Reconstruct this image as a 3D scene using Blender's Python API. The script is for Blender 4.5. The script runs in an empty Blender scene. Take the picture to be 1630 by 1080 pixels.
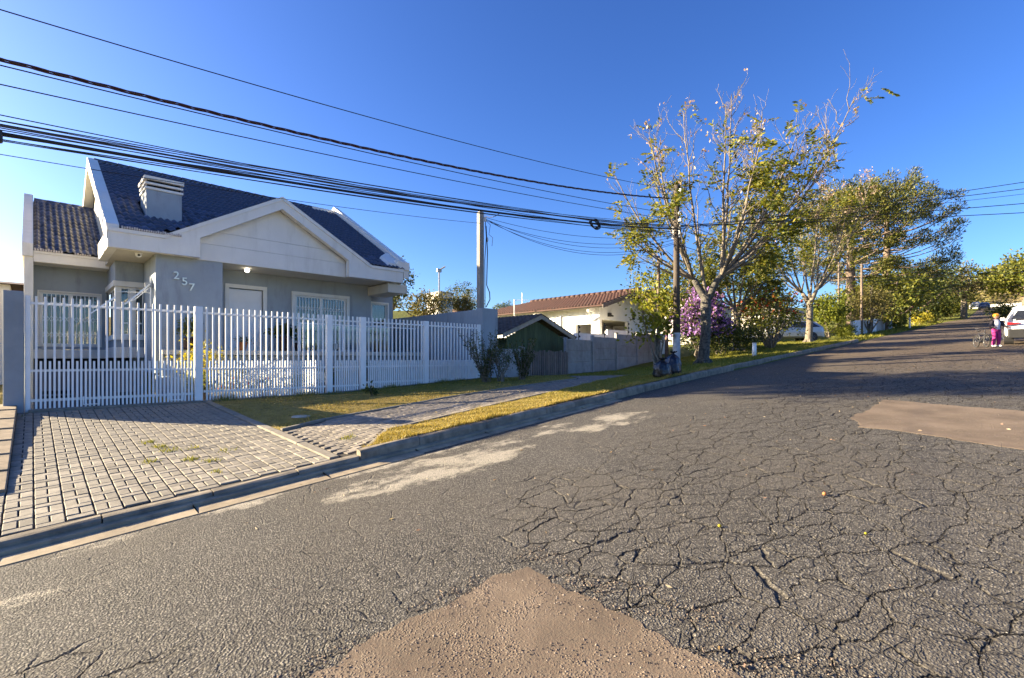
import bpy, bmesh, math, random
import numpy as np
from mathutils import Vector, Matrix
from mathutils.geometry import tessellate_polygon

SC = bpy.context.scene
COL = SC.collection
R = math.radians
random.seed(7)
RNG = np.random.default_rng(7)

# ------------------------------------------------------------------ camera, sky, sun, exposure
cd = bpy.data.cameras.new('camera')
cam = bpy.data.objects.new('camera', cd)
COL.objects.link(cam)
cam.location = (0, 0, 1.6)
cam.rotation_euler = (R(90), 0, R(-44.6))
cd.sensor_width = 36.0
cd.lens = 36.0 * 775 / 1630
cd.shift_y = 31 / 1630
cd.clip_start = 0.05
cd.clip_end = 3000
SC.camera = cam

SUN_EL, SUN_DX, SUN_DY = R(17.3), -0.645, 0.764        # direction towards the sun (x, y)
w = bpy.data.worlds.new('World')
SC.world = w
w.use_nodes = True
wn = w.node_tree.nodes
sky = wn.new('ShaderNodeTexSky')
sky.sky_type = 'NISHITA'
sky.sun_disc = False
sky.sun_elevation = SUN_EL
sky.sun_rotation = math.atan2(SUN_DX, SUN_DY)
sky.altitude = 900
sky.air_density = 1.0
sky.dust_density = 2.4
sky.ozone_density = 4.0
wn['Background'].inputs['Strength'].default_value = 0.076
_sc = wn.new('ShaderNodeVectorMath'); _sc.operation = 'SCALE'; _sc.inputs['Scale'].default_value = 0.1
_gm = wn.new('ShaderNodeGamma'); _gm.inputs['Gamma'].default_value = 1.15
_sc2 = wn.new('ShaderNodeVectorMath'); _sc2.operation = 'SCALE'; _sc2.inputs['Scale'].default_value = 10.0
w.node_tree.links.new(sky.outputs[0], _sc.inputs[0]); _hs = wn.new('ShaderNodeHueSaturation'); _hs.inputs['Hue'].default_value = 0.512; _hs.inputs['Saturation'].default_value = 1.14
w.node_tree.links.new(_sc.outputs[0], _hs.inputs['Color']); w.node_tree.links.new(_hs.outputs[0], _gm.inputs['Color'])
w.node_tree.links.new(_gm.outputs[0], _sc2.inputs[0]); w.node_tree.links.new(_sc2.outputs[0], wn['Background'].inputs['Color'])

sd = bpy.data.lights.new('sun', 'SUN')
sd.energy = 5.0
sd.angle = R(0.5)
sd.color = (1.0, 0.83, 0.56)
sun = bpy.data.objects.new('sun', sd)
COL.objects.link(sun)
sun.rotation_euler = Vector((SUN_DX * math.cos(SUN_EL), SUN_DY * math.cos(SUN_EL), math.sin(SUN_EL))).to_track_quat('Z', 'Y').to_euler()
sun.location = (-20, 25, 20)

SC.view_settings.view_transform = 'Standard'
SC.view_settings.look = 'None'
SC.view_settings.gamma = 1
SC.view_settings.use_curve_mapping = False
SC.view_settings.exposure = 2.25
SC.cycles.max_bounces = 6
SC.cycles.transparent_max_bounces = 12

# ------------------------------------------------------------------ helpers
def tag(o, label=None, cat=None, group=None, kind=None):
    if label: o['label'] = label
    if cat: o['category'] = cat
    if group: o['group'] = group
    if kind: o['kind'] = kind
    return o

def thing(name, label, cat, loc=(0, 0, 0), rz=0.0, group=None):
    o = bpy.data.objects.new(name, None)
    o.empty_display_size = 0.2
    COL.objects.link(o)
    o.location = loc
    o.rotation_euler = (0, 0, rz)
    return tag(o, label, cat, group)

def offset(p):
    v = Vector((0, 0, 0))
    while p is not None:
        v += Vector(p.location)
        p = p.parent
    return v

def link(name, me, parent=None):
    o = bpy.data.objects.new(name, me)
    COL.objects.link(o)
    if parent is not None: o.parent = parent
    return o

class MB:
    """collects faces and links them as one mesh object"""
    def __init__(s):
        s.V, s.F, s.M = [], [], []
        s.m = 0
    def add(s, vs, fs):
        b = len(s.V)
        s.V.extend([tuple(v) for v in vs])
        for f in fs:
            s.F.append(tuple(i + b for i in f)); s.M.append(s.m)
    def box(s, x0, x1, y0, y1, z0, z1):
        s.add([(x0,y0,z0),(x1,y0,z0),(x1,y1,z0),(x0,y1,z0),(x0,y0,z1),(x1,y0,z1),(x1,y1,z1),(x0,y1,z1)],
              [(0,3,2,1),(4,5,6,7),(0,1,5,4),(1,2,6,5),(2,3,7,6),(3,0,4,7)])
        return s
    def hexa(s, b4, t4):
        s.add(list(b4) + list(t4), [(0,3,2,1),(4,5,6,7),(0,1,5,4),(1,2,6,5),(2,3,7,6),(3,0,4,7)])
        return s
    def prism(s, poly, axis, a0, a1):
        """poly = 2D outline in the plane across `axis`: 'y' -> (x,z), 'x' -> (y,z), 'z' -> (x,y)"""
        def P(p, a):
            return (p[0], a, p[1]) if axis == 'y' else ((a, p[0], p[1]) if axis == 'x' else (p[0], p[1], a))
        n = len(poly)
        vs = [P(p, a0) for p in poly] + [P(p, a1) for p in poly]
        tri = tessellate_polygon([[Vector((p[0], p[1], 0)) for p in poly]])
        fs = [tuple(t) for t in tri] + [tuple(i + n for i in reversed(t)) for t in tri]
        fs += [(i, (i + 1) % n, n + (i + 1) % n, n + i) for i in range(n)]
        s.add(vs, fs)
        return s
    def tube(s, pts, rad, n=8, cap=True):
        pts = [Vector(p) for p in pts]
        if not hasattr(rad, '__len__'): rad = [rad] * len(pts)
        vs, fs = [], []
        up = None
        for i, p in enumerate(pts):
            t = (pts[min(i + 1, len(pts) - 1)] - pts[max(i - 1, 0)])
            if t.length < 1e-9: t = Vector((0, 0, 1))
            t.normalize()
            if up is None:
                a = Vector((0, 0, 1)) if abs(t.z) < 0.9 else Vector((1, 0, 0))
                up = (a - t * a.dot(t)).normalized()
            else:
                up = (up - t * up.dot(t))
                if up.length < 1e-6: up = t.orthogonal()
                up.normalize()
            b = t.cross(up)
            for k in range(n):
                an = 2 * math.pi * k / n
                vs.append(p + (up * math.cos(an) + b * math.sin(an)) * rad[i])
        for i in range(len(pts) - 1):
            for k in range(n):
                fs.append((i*n+k, i*n+(k+1)%n, (i+1)*n+(k+1)%n, (i+1)*n+k))
        if cap:
            fs.append(tuple(reversed(range(n))))
            fs.append(tuple(range((len(pts)-1)*n, len(pts)*n)))
        s.add(vs, fs)
        return s
    def lathe(s, prof, c, n=16, jit=0.0):
        vs, fs = [], []
        for (r, z) in prof:
            for k in range(n):
                a = 2 * math.pi * k / n
                rr = r * (1 + random.uniform(-jit, jit))
                vs.append((c[0] + rr * math.cos(a), c[1] + rr * math.sin(a), c[2] + z))
        for i in range(len(prof) - 1):
            for k in range(n):
                fs.append((i*n+k, i*n+(k+1)%n, (i+1)*n+(k+1)%n, (i+1)*n+k))
        fs.append(tuple(reversed(range(n))))
        fs.append(tuple(range((len(prof)-1)*n, len(prof)*n)))
        s.add(vs, fs)
        return s
    def ell(s, c, r, nu=12, nv=8):
        prof = []
        vs, fs = [], []
        for i in range(1, nv):
            th = math.pi * i / nv
            for k in range(nu):
                a = 2 * math.pi * k / nu
                vs.append((c[0]+r[0]*math.sin(th)*math.cos(a), c[1]+r[1]*math.sin(th)*math.sin(a), c[2]-r[2]*math.cos(th)))
        b = len(vs)
        vs.append((c[0], c[1], c[2]-r[2])); vs.append((c[0], c[1], c[2]+r[2]))
        for i in range(nv - 2):
            for k in range(nu):
                fs.append((i*nu+k, i*nu+(k+1)%nu, (i+1)*nu+(k+1)%nu, (i+1)*nu+k))
        for k in range(nu):
            fs.append((b, (k+1)%nu, k)); fs.append((b+1, (nv-2)*nu+k, (nv-2)*nu+(k+1)%nu))
        s.add(vs, fs)
        return s
    def build(s, name, mats, parent=None, local=False, smooth=False, bevel=0.0, origin=None):
        V = np.array(s.V, dtype=float)
        o = Vector((0, 0, 0))
        if parent is not None and not local:
            o = offset(parent)
        off = o.copy()
        if parent is None and not local:
            mn, mx = V.min(0), V.max(0)
            o = Vector(((mn[0]+mx[0])/2, (mn[1]+mx[1])/2, mn[2])) if origin is None else Vector(origin)
        V = V - np.array(o)
        me = bpy.data.meshes.new(name)
        me.from_pydata(V.tolist(), [], s.F)
        if not isinstance(mats, (list, tuple)): mats = [mats]
        for m in mats: me.materials.append(m)
        if len(mats) > 1: me.polygons.foreach_set('material_index', s.M)
        if smooth: me.polygons.foreach_set('use_smooth', [True] * len(s.F))
        me.update()
        ob = link(name, me, parent)
        if parent is None: ob.location = o
        if bevel:
            bm = ob.modifiers.new('edge', 'BEVEL'); bm.width = bevel; bm.segments = 2; bm.limit_method = 'ANGLE'
        return ob

def np_mesh(name, V, F, mats, parent=None, smooth=False, local=False, k=4):
    """V (N,3), F (M,k) numpy arrays"""
    V = np.asarray(V, dtype=np.float32)
    o = np.zeros(3)
    if not local:
        if parent is not None: o = np.array(offset(parent))
        else: o = np.array([(V[:,0].min()+V[:,0].max())/2, (V[:,1].min()+V[:,1].max())/2, V[:,2].min()])
    me = bpy.data.meshes.new(name)
    me.vertices.add(len(V)); me.vertices.foreach_set('co', (V - o).astype(np.float32).ravel())
    me.loops.add(F.size); me.loops.foreach_set('vertex_index', F.astype(np.int32).ravel())
    me.polygons.add(len(F)); me.polygons.foreach_set('loop_start', np.arange(0, F.size, k, dtype=np.int32))
    if smooth: me.polygons.foreach_set('use_smooth', np.ones(len(F), dtype=bool))
    if not isinstance(mats, (list, tuple)): mats = [mats]
    for m in mats: me.materials.append(m)
    me.update(calc_edges=True)
    ob = link(name, me, parent)
    if parent is None and not local: ob.location = o
    return ob

def grid_mesh(name, X, Y, Z, mat, parent=None, smooth=True):
    """X, Y, Z of shape (a, b)"""
    a, b = X.shape
    V = np.stack([X.ravel(), Y.ravel(), Z.ravel()], 1)
    i = np.arange(a - 1)[:, None] * b + np.arange(b - 1)[None, :]
    F = np.stack([i, i + b, i + b + 1, i + 1], -1).reshape(-1, 4)
    return np_mesh(name, V, F, mat, parent, smooth)

# ------------------------------------------------------------------ materials
class NT:
    def __init__(s, name):
        s.mat = bpy.data.materials.new(name)
        s.mat.use_nodes = True
        s.t = s.mat.node_tree
        s.b = s.t.nodes['Principled BSDF']
        s.out = s.t.nodes['Material Output']
    def n(s, ty, **kw):
        nd = s.t.nodes.new(ty)
        for k, v in kw.items(): setattr(nd, k, v)
        return nd
    def l(s, a, b): s.t.links.new(a, b)
    def val(s, sock, v):
        if hasattr(v, 'is_linked'): s.l(v, sock)
        elif isinstance(v, (tuple, list)): sock.default_value = (*v, 1.0) if len(v) == 3 and sock.type == 'RGBA' else v
        else: sock.default_value = v
    def pos(s, scale=(1, 1, 1), obj=False):
        if obj: src = s.n('ShaderNodeTexCoord').outputs['Object']
        else: src = s.n('ShaderNodeNewGeometry').outputs['Position']
        if scale == (1, 1, 1): return src
        m = s.n('ShaderNodeVectorMath', operation='MULTIPLY')
        s.l(src, m.inputs[0]); m.inputs[1].default_value = scale
        return m.outputs[0]
    def noise(s, vec, scale, detail=3, rough=0.55, dist=0.0, color=False):
        nd = s.n('ShaderNodeTexNoise')
        s.l(vec, nd.inputs['Vector'])
        nd.inputs['Scale'].default_value = scale; nd.inputs['Detail'].default_value = detail
        nd.inputs['Roughness'].default_value = rough; nd.inputs['Distortion'].default_value = dist
        return nd.outputs['Color'] if color else nd.outputs['Fac']
    def vor(s, vec, scale, feature='F1', out='Distance', rnd=1.0):
        nd = s.n('ShaderNodeTexVoronoi', feature=feature)
        s.l(vec, nd.inputs['Vector']); nd.inputs['Scale'].default_value = scale
        nd.inputs['Randomness'].default_value = rnd
        return nd.outputs[out]
    def ramp(s, v, a, b, lo=0.0, hi=1.0, smooth=True):
        nd = s.n('ShaderNodeMapRange', interpolation_type='SMOOTHSTEP' if smooth else 'LINEAR')
        s.val(nd.inputs['Value'], v)
        nd.inputs['From Min'].default_value = a; nd.inputs['From Max'].default_value = b
        nd.inputs['To Min'].default_value = lo; nd.inputs['To Max'].default_value = hi
        return nd.outputs[0]
    def math(s, op, a, b=0.0):
        nd = s.n('ShaderNodeMath', operation=op)
        s.val(nd.inputs[0], a); s.val(nd.inputs[1], b)
        return nd.outputs[0]
    def mix(s, f, a, b, mode='MIX'):
        nd = s.n('ShaderNodeMix', data_type='RGBA', blend_type=mode)
        s.val(nd.inputs[0], f); s.val(nd.inputs[6], a); s.val(nd.inputs[7], b)
        return nd.outputs[2]
    def bump(s, h, strength=0.5, dist=0.01):
        nd = s.n('ShaderNodeBump')
        nd.inputs['Strength'].default_value = strength; nd.inputs['Distance'].default_value = dist
        s.l(h, nd.inputs['Height'])
        s.l(nd.outputs[0], s.b.inputs['Normal'])
    def set(s, col=None, rough=None, metal=None, spec=None):
        if col is not None: s.val(s.b.inputs['Base Color'], col)
        if rough is not None: s.val(s.b.inputs['Roughness'], rough)
        if metal is not None: s.b.inputs['Metallic'].default_value = metal
        if spec is not None: s.b.inputs['Specular IOR Level'].default_value = spec
        return s.mat

def mul(c, k): return tuple(min(1.0, x * k) for x in c)

def M(name, col, rough=0.6, var=0.12, vs=3.0, bump=0.0, bs=60.0, metal=0.0, rand=0.0, dirt=None, dirt_amt=0.0, stretch=(1, 1, 1), spec=0.5, bdist=0.004):
    """a surface with mottled colour, optional per-object variation, grime and fine relief"""
    t = NT(name)
    p = t.pos(stretch)
    f = t.noise(p, vs, 5, 0.6)
    c = t.mix(t.ramp(f, 0.3, 0.7), mul(col, 1 - var), mul(col, 1 + var))
    if dirt:
        d = t.noise(t.pos((1.6, 1.6, 0.35)), 2.2, 6, 0.65)
        c = t.mix(t.ramp(d, 0.5, 0.75, 0, dirt_amt), c, dirt)
    if rand:
        oi = t.n('ShaderNodeObjectInfo')
        c = t.mix(1.0, c, t.mix(oi.outputs['Random'], (1 - rand,) * 3, (1 + rand * 0.6,) * 3), 'MULTIPLY')
    t.set(c, rough, metal, spec)
    if bump: t.bump(t.noise(t.pos(), bs, 4, 0.6), bump, bdist)
    return t.mat

def leaf_mat(name, cols, trans=0.35, rough=0.55):
    """each leaf takes a colour of its own between the given ones; light passes through it"""
    t = NT(name)
    g = t.n('ShaderNodeNewGeometry')
    cr = t.n('ShaderNodeValToRGB')
    el = cr.color_ramp.elements
    el[0].position = 0; el[0].color = (*cols[0], 1)
    el[1].position = 1; el[1].color = (*cols[-1], 1)
    for i, c in enumerate(cols[1:-1]):
        e = el.new((i + 1) / (len(cols) - 1)); e.color = (*c, 1)
    t.l(g.outputs['Random Per Island'], cr.inputs[0])
    t.set(cr.outputs[0], rough, spec=0.25)
    tr = t.n('ShaderNodeBsdfTranslucent')
    t.l(t.mix(1.0, cr.outputs[0], (1.25, 1.2, 0.6), 'MULTIPLY'), tr.inputs['Color'])
    mx = t.n('ShaderNodeMixShader'); mx.inputs[0].default_value = trans
    t.l(t.b.outputs[0], mx.inputs[1]); t.l(tr.outputs[0], mx.inputs[2])
    t.l(mx.outputs[0], t.out.inputs['Surface'])
    return t.mat

def glass_mat(name, tint=(0.75, 0.8, 0.82)):
    t = NT(name)
    tp = t.n('ShaderNodeBsdfTransparent'); tp.inputs[0].default_value = (*tint, 1)
    gl = t.n('ShaderNodeBsdfGlossy'); gl.inputs['Roughness'].default_value = 0.02
    fr = t.n('ShaderNodeFresnel'); fr.inputs['IOR'].default_value = 1.5
    mx = t.n('ShaderNodeMixShader')
    t.l(t.ramp(fr.outputs[0], 0, 0.6, 0.06, 0.7), mx.inputs[0])
    t.l(tp.outputs[0], mx.inputs[1]); t.l(gl.outputs[0], mx.inputs[2])
    t.l(mx.outputs[0], t.out.inputs['Surface'])
    return t.mat

def asphalt_mat():
    t = NT('asphalt')
    p = t.pos()
    sep = t.n('ShaderNodeSeparateXYZ'); t.l(p, sep.inputs[0])
    X, Y = sep.outputs[0], sep.outputs[1]
    # wandering cracks: coarse plates and, in worn areas, small ones
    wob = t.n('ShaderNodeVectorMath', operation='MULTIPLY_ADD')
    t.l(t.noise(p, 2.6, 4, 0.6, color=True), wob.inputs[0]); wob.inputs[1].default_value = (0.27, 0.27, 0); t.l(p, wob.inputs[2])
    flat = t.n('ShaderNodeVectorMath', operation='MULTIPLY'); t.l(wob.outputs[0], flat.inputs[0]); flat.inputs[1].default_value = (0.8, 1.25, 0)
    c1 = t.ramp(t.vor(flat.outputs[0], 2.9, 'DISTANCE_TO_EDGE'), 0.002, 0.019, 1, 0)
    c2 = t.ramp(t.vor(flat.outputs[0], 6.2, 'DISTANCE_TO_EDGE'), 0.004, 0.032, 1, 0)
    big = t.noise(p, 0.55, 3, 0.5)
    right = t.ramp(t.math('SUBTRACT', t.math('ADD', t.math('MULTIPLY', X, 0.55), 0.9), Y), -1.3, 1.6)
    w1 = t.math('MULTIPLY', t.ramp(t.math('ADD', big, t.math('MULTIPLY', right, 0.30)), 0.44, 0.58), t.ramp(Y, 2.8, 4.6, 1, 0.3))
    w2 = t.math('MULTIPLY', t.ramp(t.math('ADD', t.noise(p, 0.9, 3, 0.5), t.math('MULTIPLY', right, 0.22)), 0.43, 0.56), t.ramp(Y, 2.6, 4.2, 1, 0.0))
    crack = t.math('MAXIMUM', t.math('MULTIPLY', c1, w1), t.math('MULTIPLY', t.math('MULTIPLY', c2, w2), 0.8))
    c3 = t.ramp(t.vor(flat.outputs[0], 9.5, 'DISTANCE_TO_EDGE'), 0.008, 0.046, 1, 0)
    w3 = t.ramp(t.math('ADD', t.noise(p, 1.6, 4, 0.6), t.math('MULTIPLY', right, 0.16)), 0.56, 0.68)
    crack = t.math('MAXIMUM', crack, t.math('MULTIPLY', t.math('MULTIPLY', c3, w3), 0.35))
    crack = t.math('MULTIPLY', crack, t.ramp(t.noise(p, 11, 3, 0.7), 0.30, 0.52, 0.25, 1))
    # coarse stone chips standing proud of the binder
    vec2 = t.n('ShaderNodeVectorMath', operation='MULTIPLY'); t.l(p, vec2.inputs[0]); vec2.inputs[1].default_value = (1, 1, 0)
    a1 = t.vor(vec2.outputs[0], 72)
    a2 = t.vor(vec2.outputs[0], 140)
    cellc = t.vor(vec2.outputs[0], 72, 'F1', 'Color')
    cs = t.n('ShaderNodeSeparateXYZ'); t.l(cellc, cs.inputs[0])
    rough = t.ramp(t.noise(p, 1.4, 3, 0.55), 0.28, 0.68, 0.35, 1.0)
    chip = t.math('MULTIPLY', t.ramp(a1, 0.0, 0.85, 1, 0), t.math('ADD', t.math('MULTIPLY', cs.outputs[0], 0.8), 0.35))
    und = t.noise(p, 3.0, 3, 0.6)
    hb = t.math('MULTIPLY', t.math('MULTIPLY', chip, rough), 0.0125)
    hb = t.math('ADD', hb, t.math('MULTIPLY', t.ramp(a2, 0, 0.9, 1, 0), 0.002))
    hb = t.math('SUBTRACT', hb, t.math('MULTIPLY', crack, 0.016))
    t.bump(hb, 1.0, 1.0)
    h = t.math('MULTIPLY', und, 0.006)
    h = t.math('SUBTRACT', h, t.math('MULTIPLY', t.math('MULTIPLY', c1, w1), 0.010))
    h = t.math('SUBTRACT', h, 0.006)
    dn = t.n('ShaderNodeDisplacement'); dn.inputs['Midlevel'].default_value = 0; dn.inputs['Scale'].default_value = 1
    t.l(h, dn.inputs['Height']); t.l(dn.outputs[0], t.out.inputs['Displacement'])
    t.mat.displacement_method = 'BOTH'
    # colour: grey binder, paler chips, brown dust up the hill, pale cement dust by the gutter
    c = t.mix(t.math('POWER', cs.outputs[1], 1.6), (0.078, 0.072, 0.063), (0.275, 0.252, 0.214))
    c = t.mix(t.ramp(chip, 0.62, 0.12, 0, 0.75), c, (0.028, 0.025, 0.022))
    c = t.mix(t.ramp(big, 0.35, 0.7, 0, 0.45), c, (0.108, 0.094, 0.076))
    c = t.mix(t.ramp(t.math('ADD', X, t.math('MULTIPLY', t.noise(p, 0.35, 3), 8)), 13, 30, 0, 0.72), c, (0.135, 0.098, 0.066))
    yk = t.math('ADD', t.math('MULTIPLY', t.math('MINIMUM', X, 14.0), 0.043), 5.80)
    dk = t.math('SUBTRACT', yk, Y)
    def spot(cx, cy, rx, ry):
        a = t.math('POWER', t.math('ABSOLUTE', t.math('MULTIPLY', t.math('SUBTRACT', X, cx), 1 / rx)), 2.0)
        b = t.math('POWER', t.math('ABSOLUTE', t.math('MULTIPLY', t.math('SUBTRACT', Y, cy), 1 / ry)), 2.0)
        return t.ramp(t.math('ADD', a, b), 0.0, 1.6, 1, 0)
    band = t.math('MAXIMUM', t.math('MAXIMUM', spot(3.6, 4.85, 1.7, .62), t.math('MAXIMUM', spot(7.2, 4.8, 1.5, .5), t.math('MULTIPLY', spot(-.1, 4.45, .8, .4), 0.72))), t.math('MULTIPLY', spot(5.4, 5.25, 3.2, .42), 0.75))
    along = 1.0
    near = t.math('MULTIPLY', t.ramp(X, 3.0, 9.0, 0.95, 0.4), t.ramp(dk, 0.32, 0.75, 0.95, 0))
    near = t.math('MULTIPLY', near, t.ramp(dk, 0.2, 0.4))
    amt = t.math('MAXIMUM', t.math('MULTIPLY', band, along), near)
    dust = t.ramp(t.math('ADD', t.math('ADD', t.math('MULTIPLY', t.noise(p, 11, 4, 0.7), 0.34), t.noise(t.pos((0.8, 1.4, 0)), 1.9, 6, 0.62)), t.math('MULTIPLY', amt, 0.42)), 0.94, 1.14)
    dust = t.math('MULTIPLY', dust, t.ramp(amt, 0.0, 0.2))
    fleck = t.ramp(t.math('SUBTRACT', 1.0, chip), 0.75, 1.0, 1, 0.55)
    c = t.mix(t.math('MULTIPLY', dust, fleck), c, (0.36, 0.325, 0.26))
    c = t.mix(t.math('MULTIPLY', crack, 0.9), c, (0.014, 0.012, 0.011))  # cracks coloured near-black to stand for the shade inside them
    t.set(c, 0.85, spec=0.3)
    return t.mat

def dirt_mat():
    t = NT('packed_red_earth')
    p = t.pos()
    vec2 = t.n('ShaderNodeVectorMath', operation='MULTIPLY'); t.l(p, vec2.inputs[0]); vec2.inputs[1].default_value = (1, 1, 0)
    a1 = t.vor(vec2.outputs[0], 70)
    cell = t.vor(vec2.outputs[0], 70, 'F1', 'Color')
    cs = t.n('ShaderNodeSeparateXYZ'); t.l(cell, cs.inputs[0])
    wear = t.noise(p, 3.4, 5, 0.65)
    stones = t.math('MULTIPLY', t.ramp(wear, 0.44, 0.60), t.ramp(a1, 0.1, 0.6, 1, 0))
    c = t.mix(t.ramp(t.noise(p, 1.7, 5), 0.3, 0.7), (0.122, 0.095, 0.070), (0.200, 0.155, 0.114))
    c = t.mix(t.ramp(t.noise(p, 60, 3), 0.45, 0.7, 0, 0.35), c, (0.16, 0.10, 0.07))
    c = t.mix(t.ramp(t.noise(p, 2.3, 6, 0.7), 0.5, 0.72, 0, 0.55), c, (0.095, 0.070, 0.052))
    c = t.mix(t.math('MULTIPLY', stones, 0.75), c, t.mix(cs.outputs[0], (0.030, 0.026, 0.023), (0.30, 0.25, 0.20)))
    t.set(c, 0.9, spec=0.2)
    h = t.math('ADD', t.math('MULTIPLY', t.math('MULTIPLY', stones, cs.outputs[1]), 0.013), t.math('MULTIPLY', t.noise(p, 90, 4, 0.7), 0.006))
    h = t.math('ADD', h, t.math('MULTIPLY', t.noise(p, 4, 4), 0.010))
    t.bump(h, 1.0, 1.0)
    return t.mat

def turf_mat():
    t = NT('dry_turf')
    p = t.pos()
    sep = t.n('ShaderNodeSeparateXYZ'); t.l(p, sep.inputs[0])
    green = t.ramp(t.math('ADD', t.noise(p, 0.9, 5, 0.6), t.ramp(sep.outputs[0], 5, 13, -0.10, 0.24)), 0.42, 0.66)
    straw = t.mix(t.ramp(t.noise(p, 5, 5, 0.65), 0.3, 0.7), (0.22, 0.165, 0.050), (0.38, 0.29, 0.095))
    c = t.mix(green, straw, t.mix(t.noise(p, 4, 4), (0.090, 0.105, 0.022), (0.180, 0.180, 0.040)))
    c = t.mix(t.ramp(t.noise(p, 2.2, 5, 0.7), 0.56, 0.72, 0, 0.6), c, (0.085, 0.060, 0.036))
    t.set(c, 0.95, spec=0.1)
    t.bump(t.noise(p, 55, 5, 0.7), 1.0, 0.03)
    return t.mat

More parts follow.
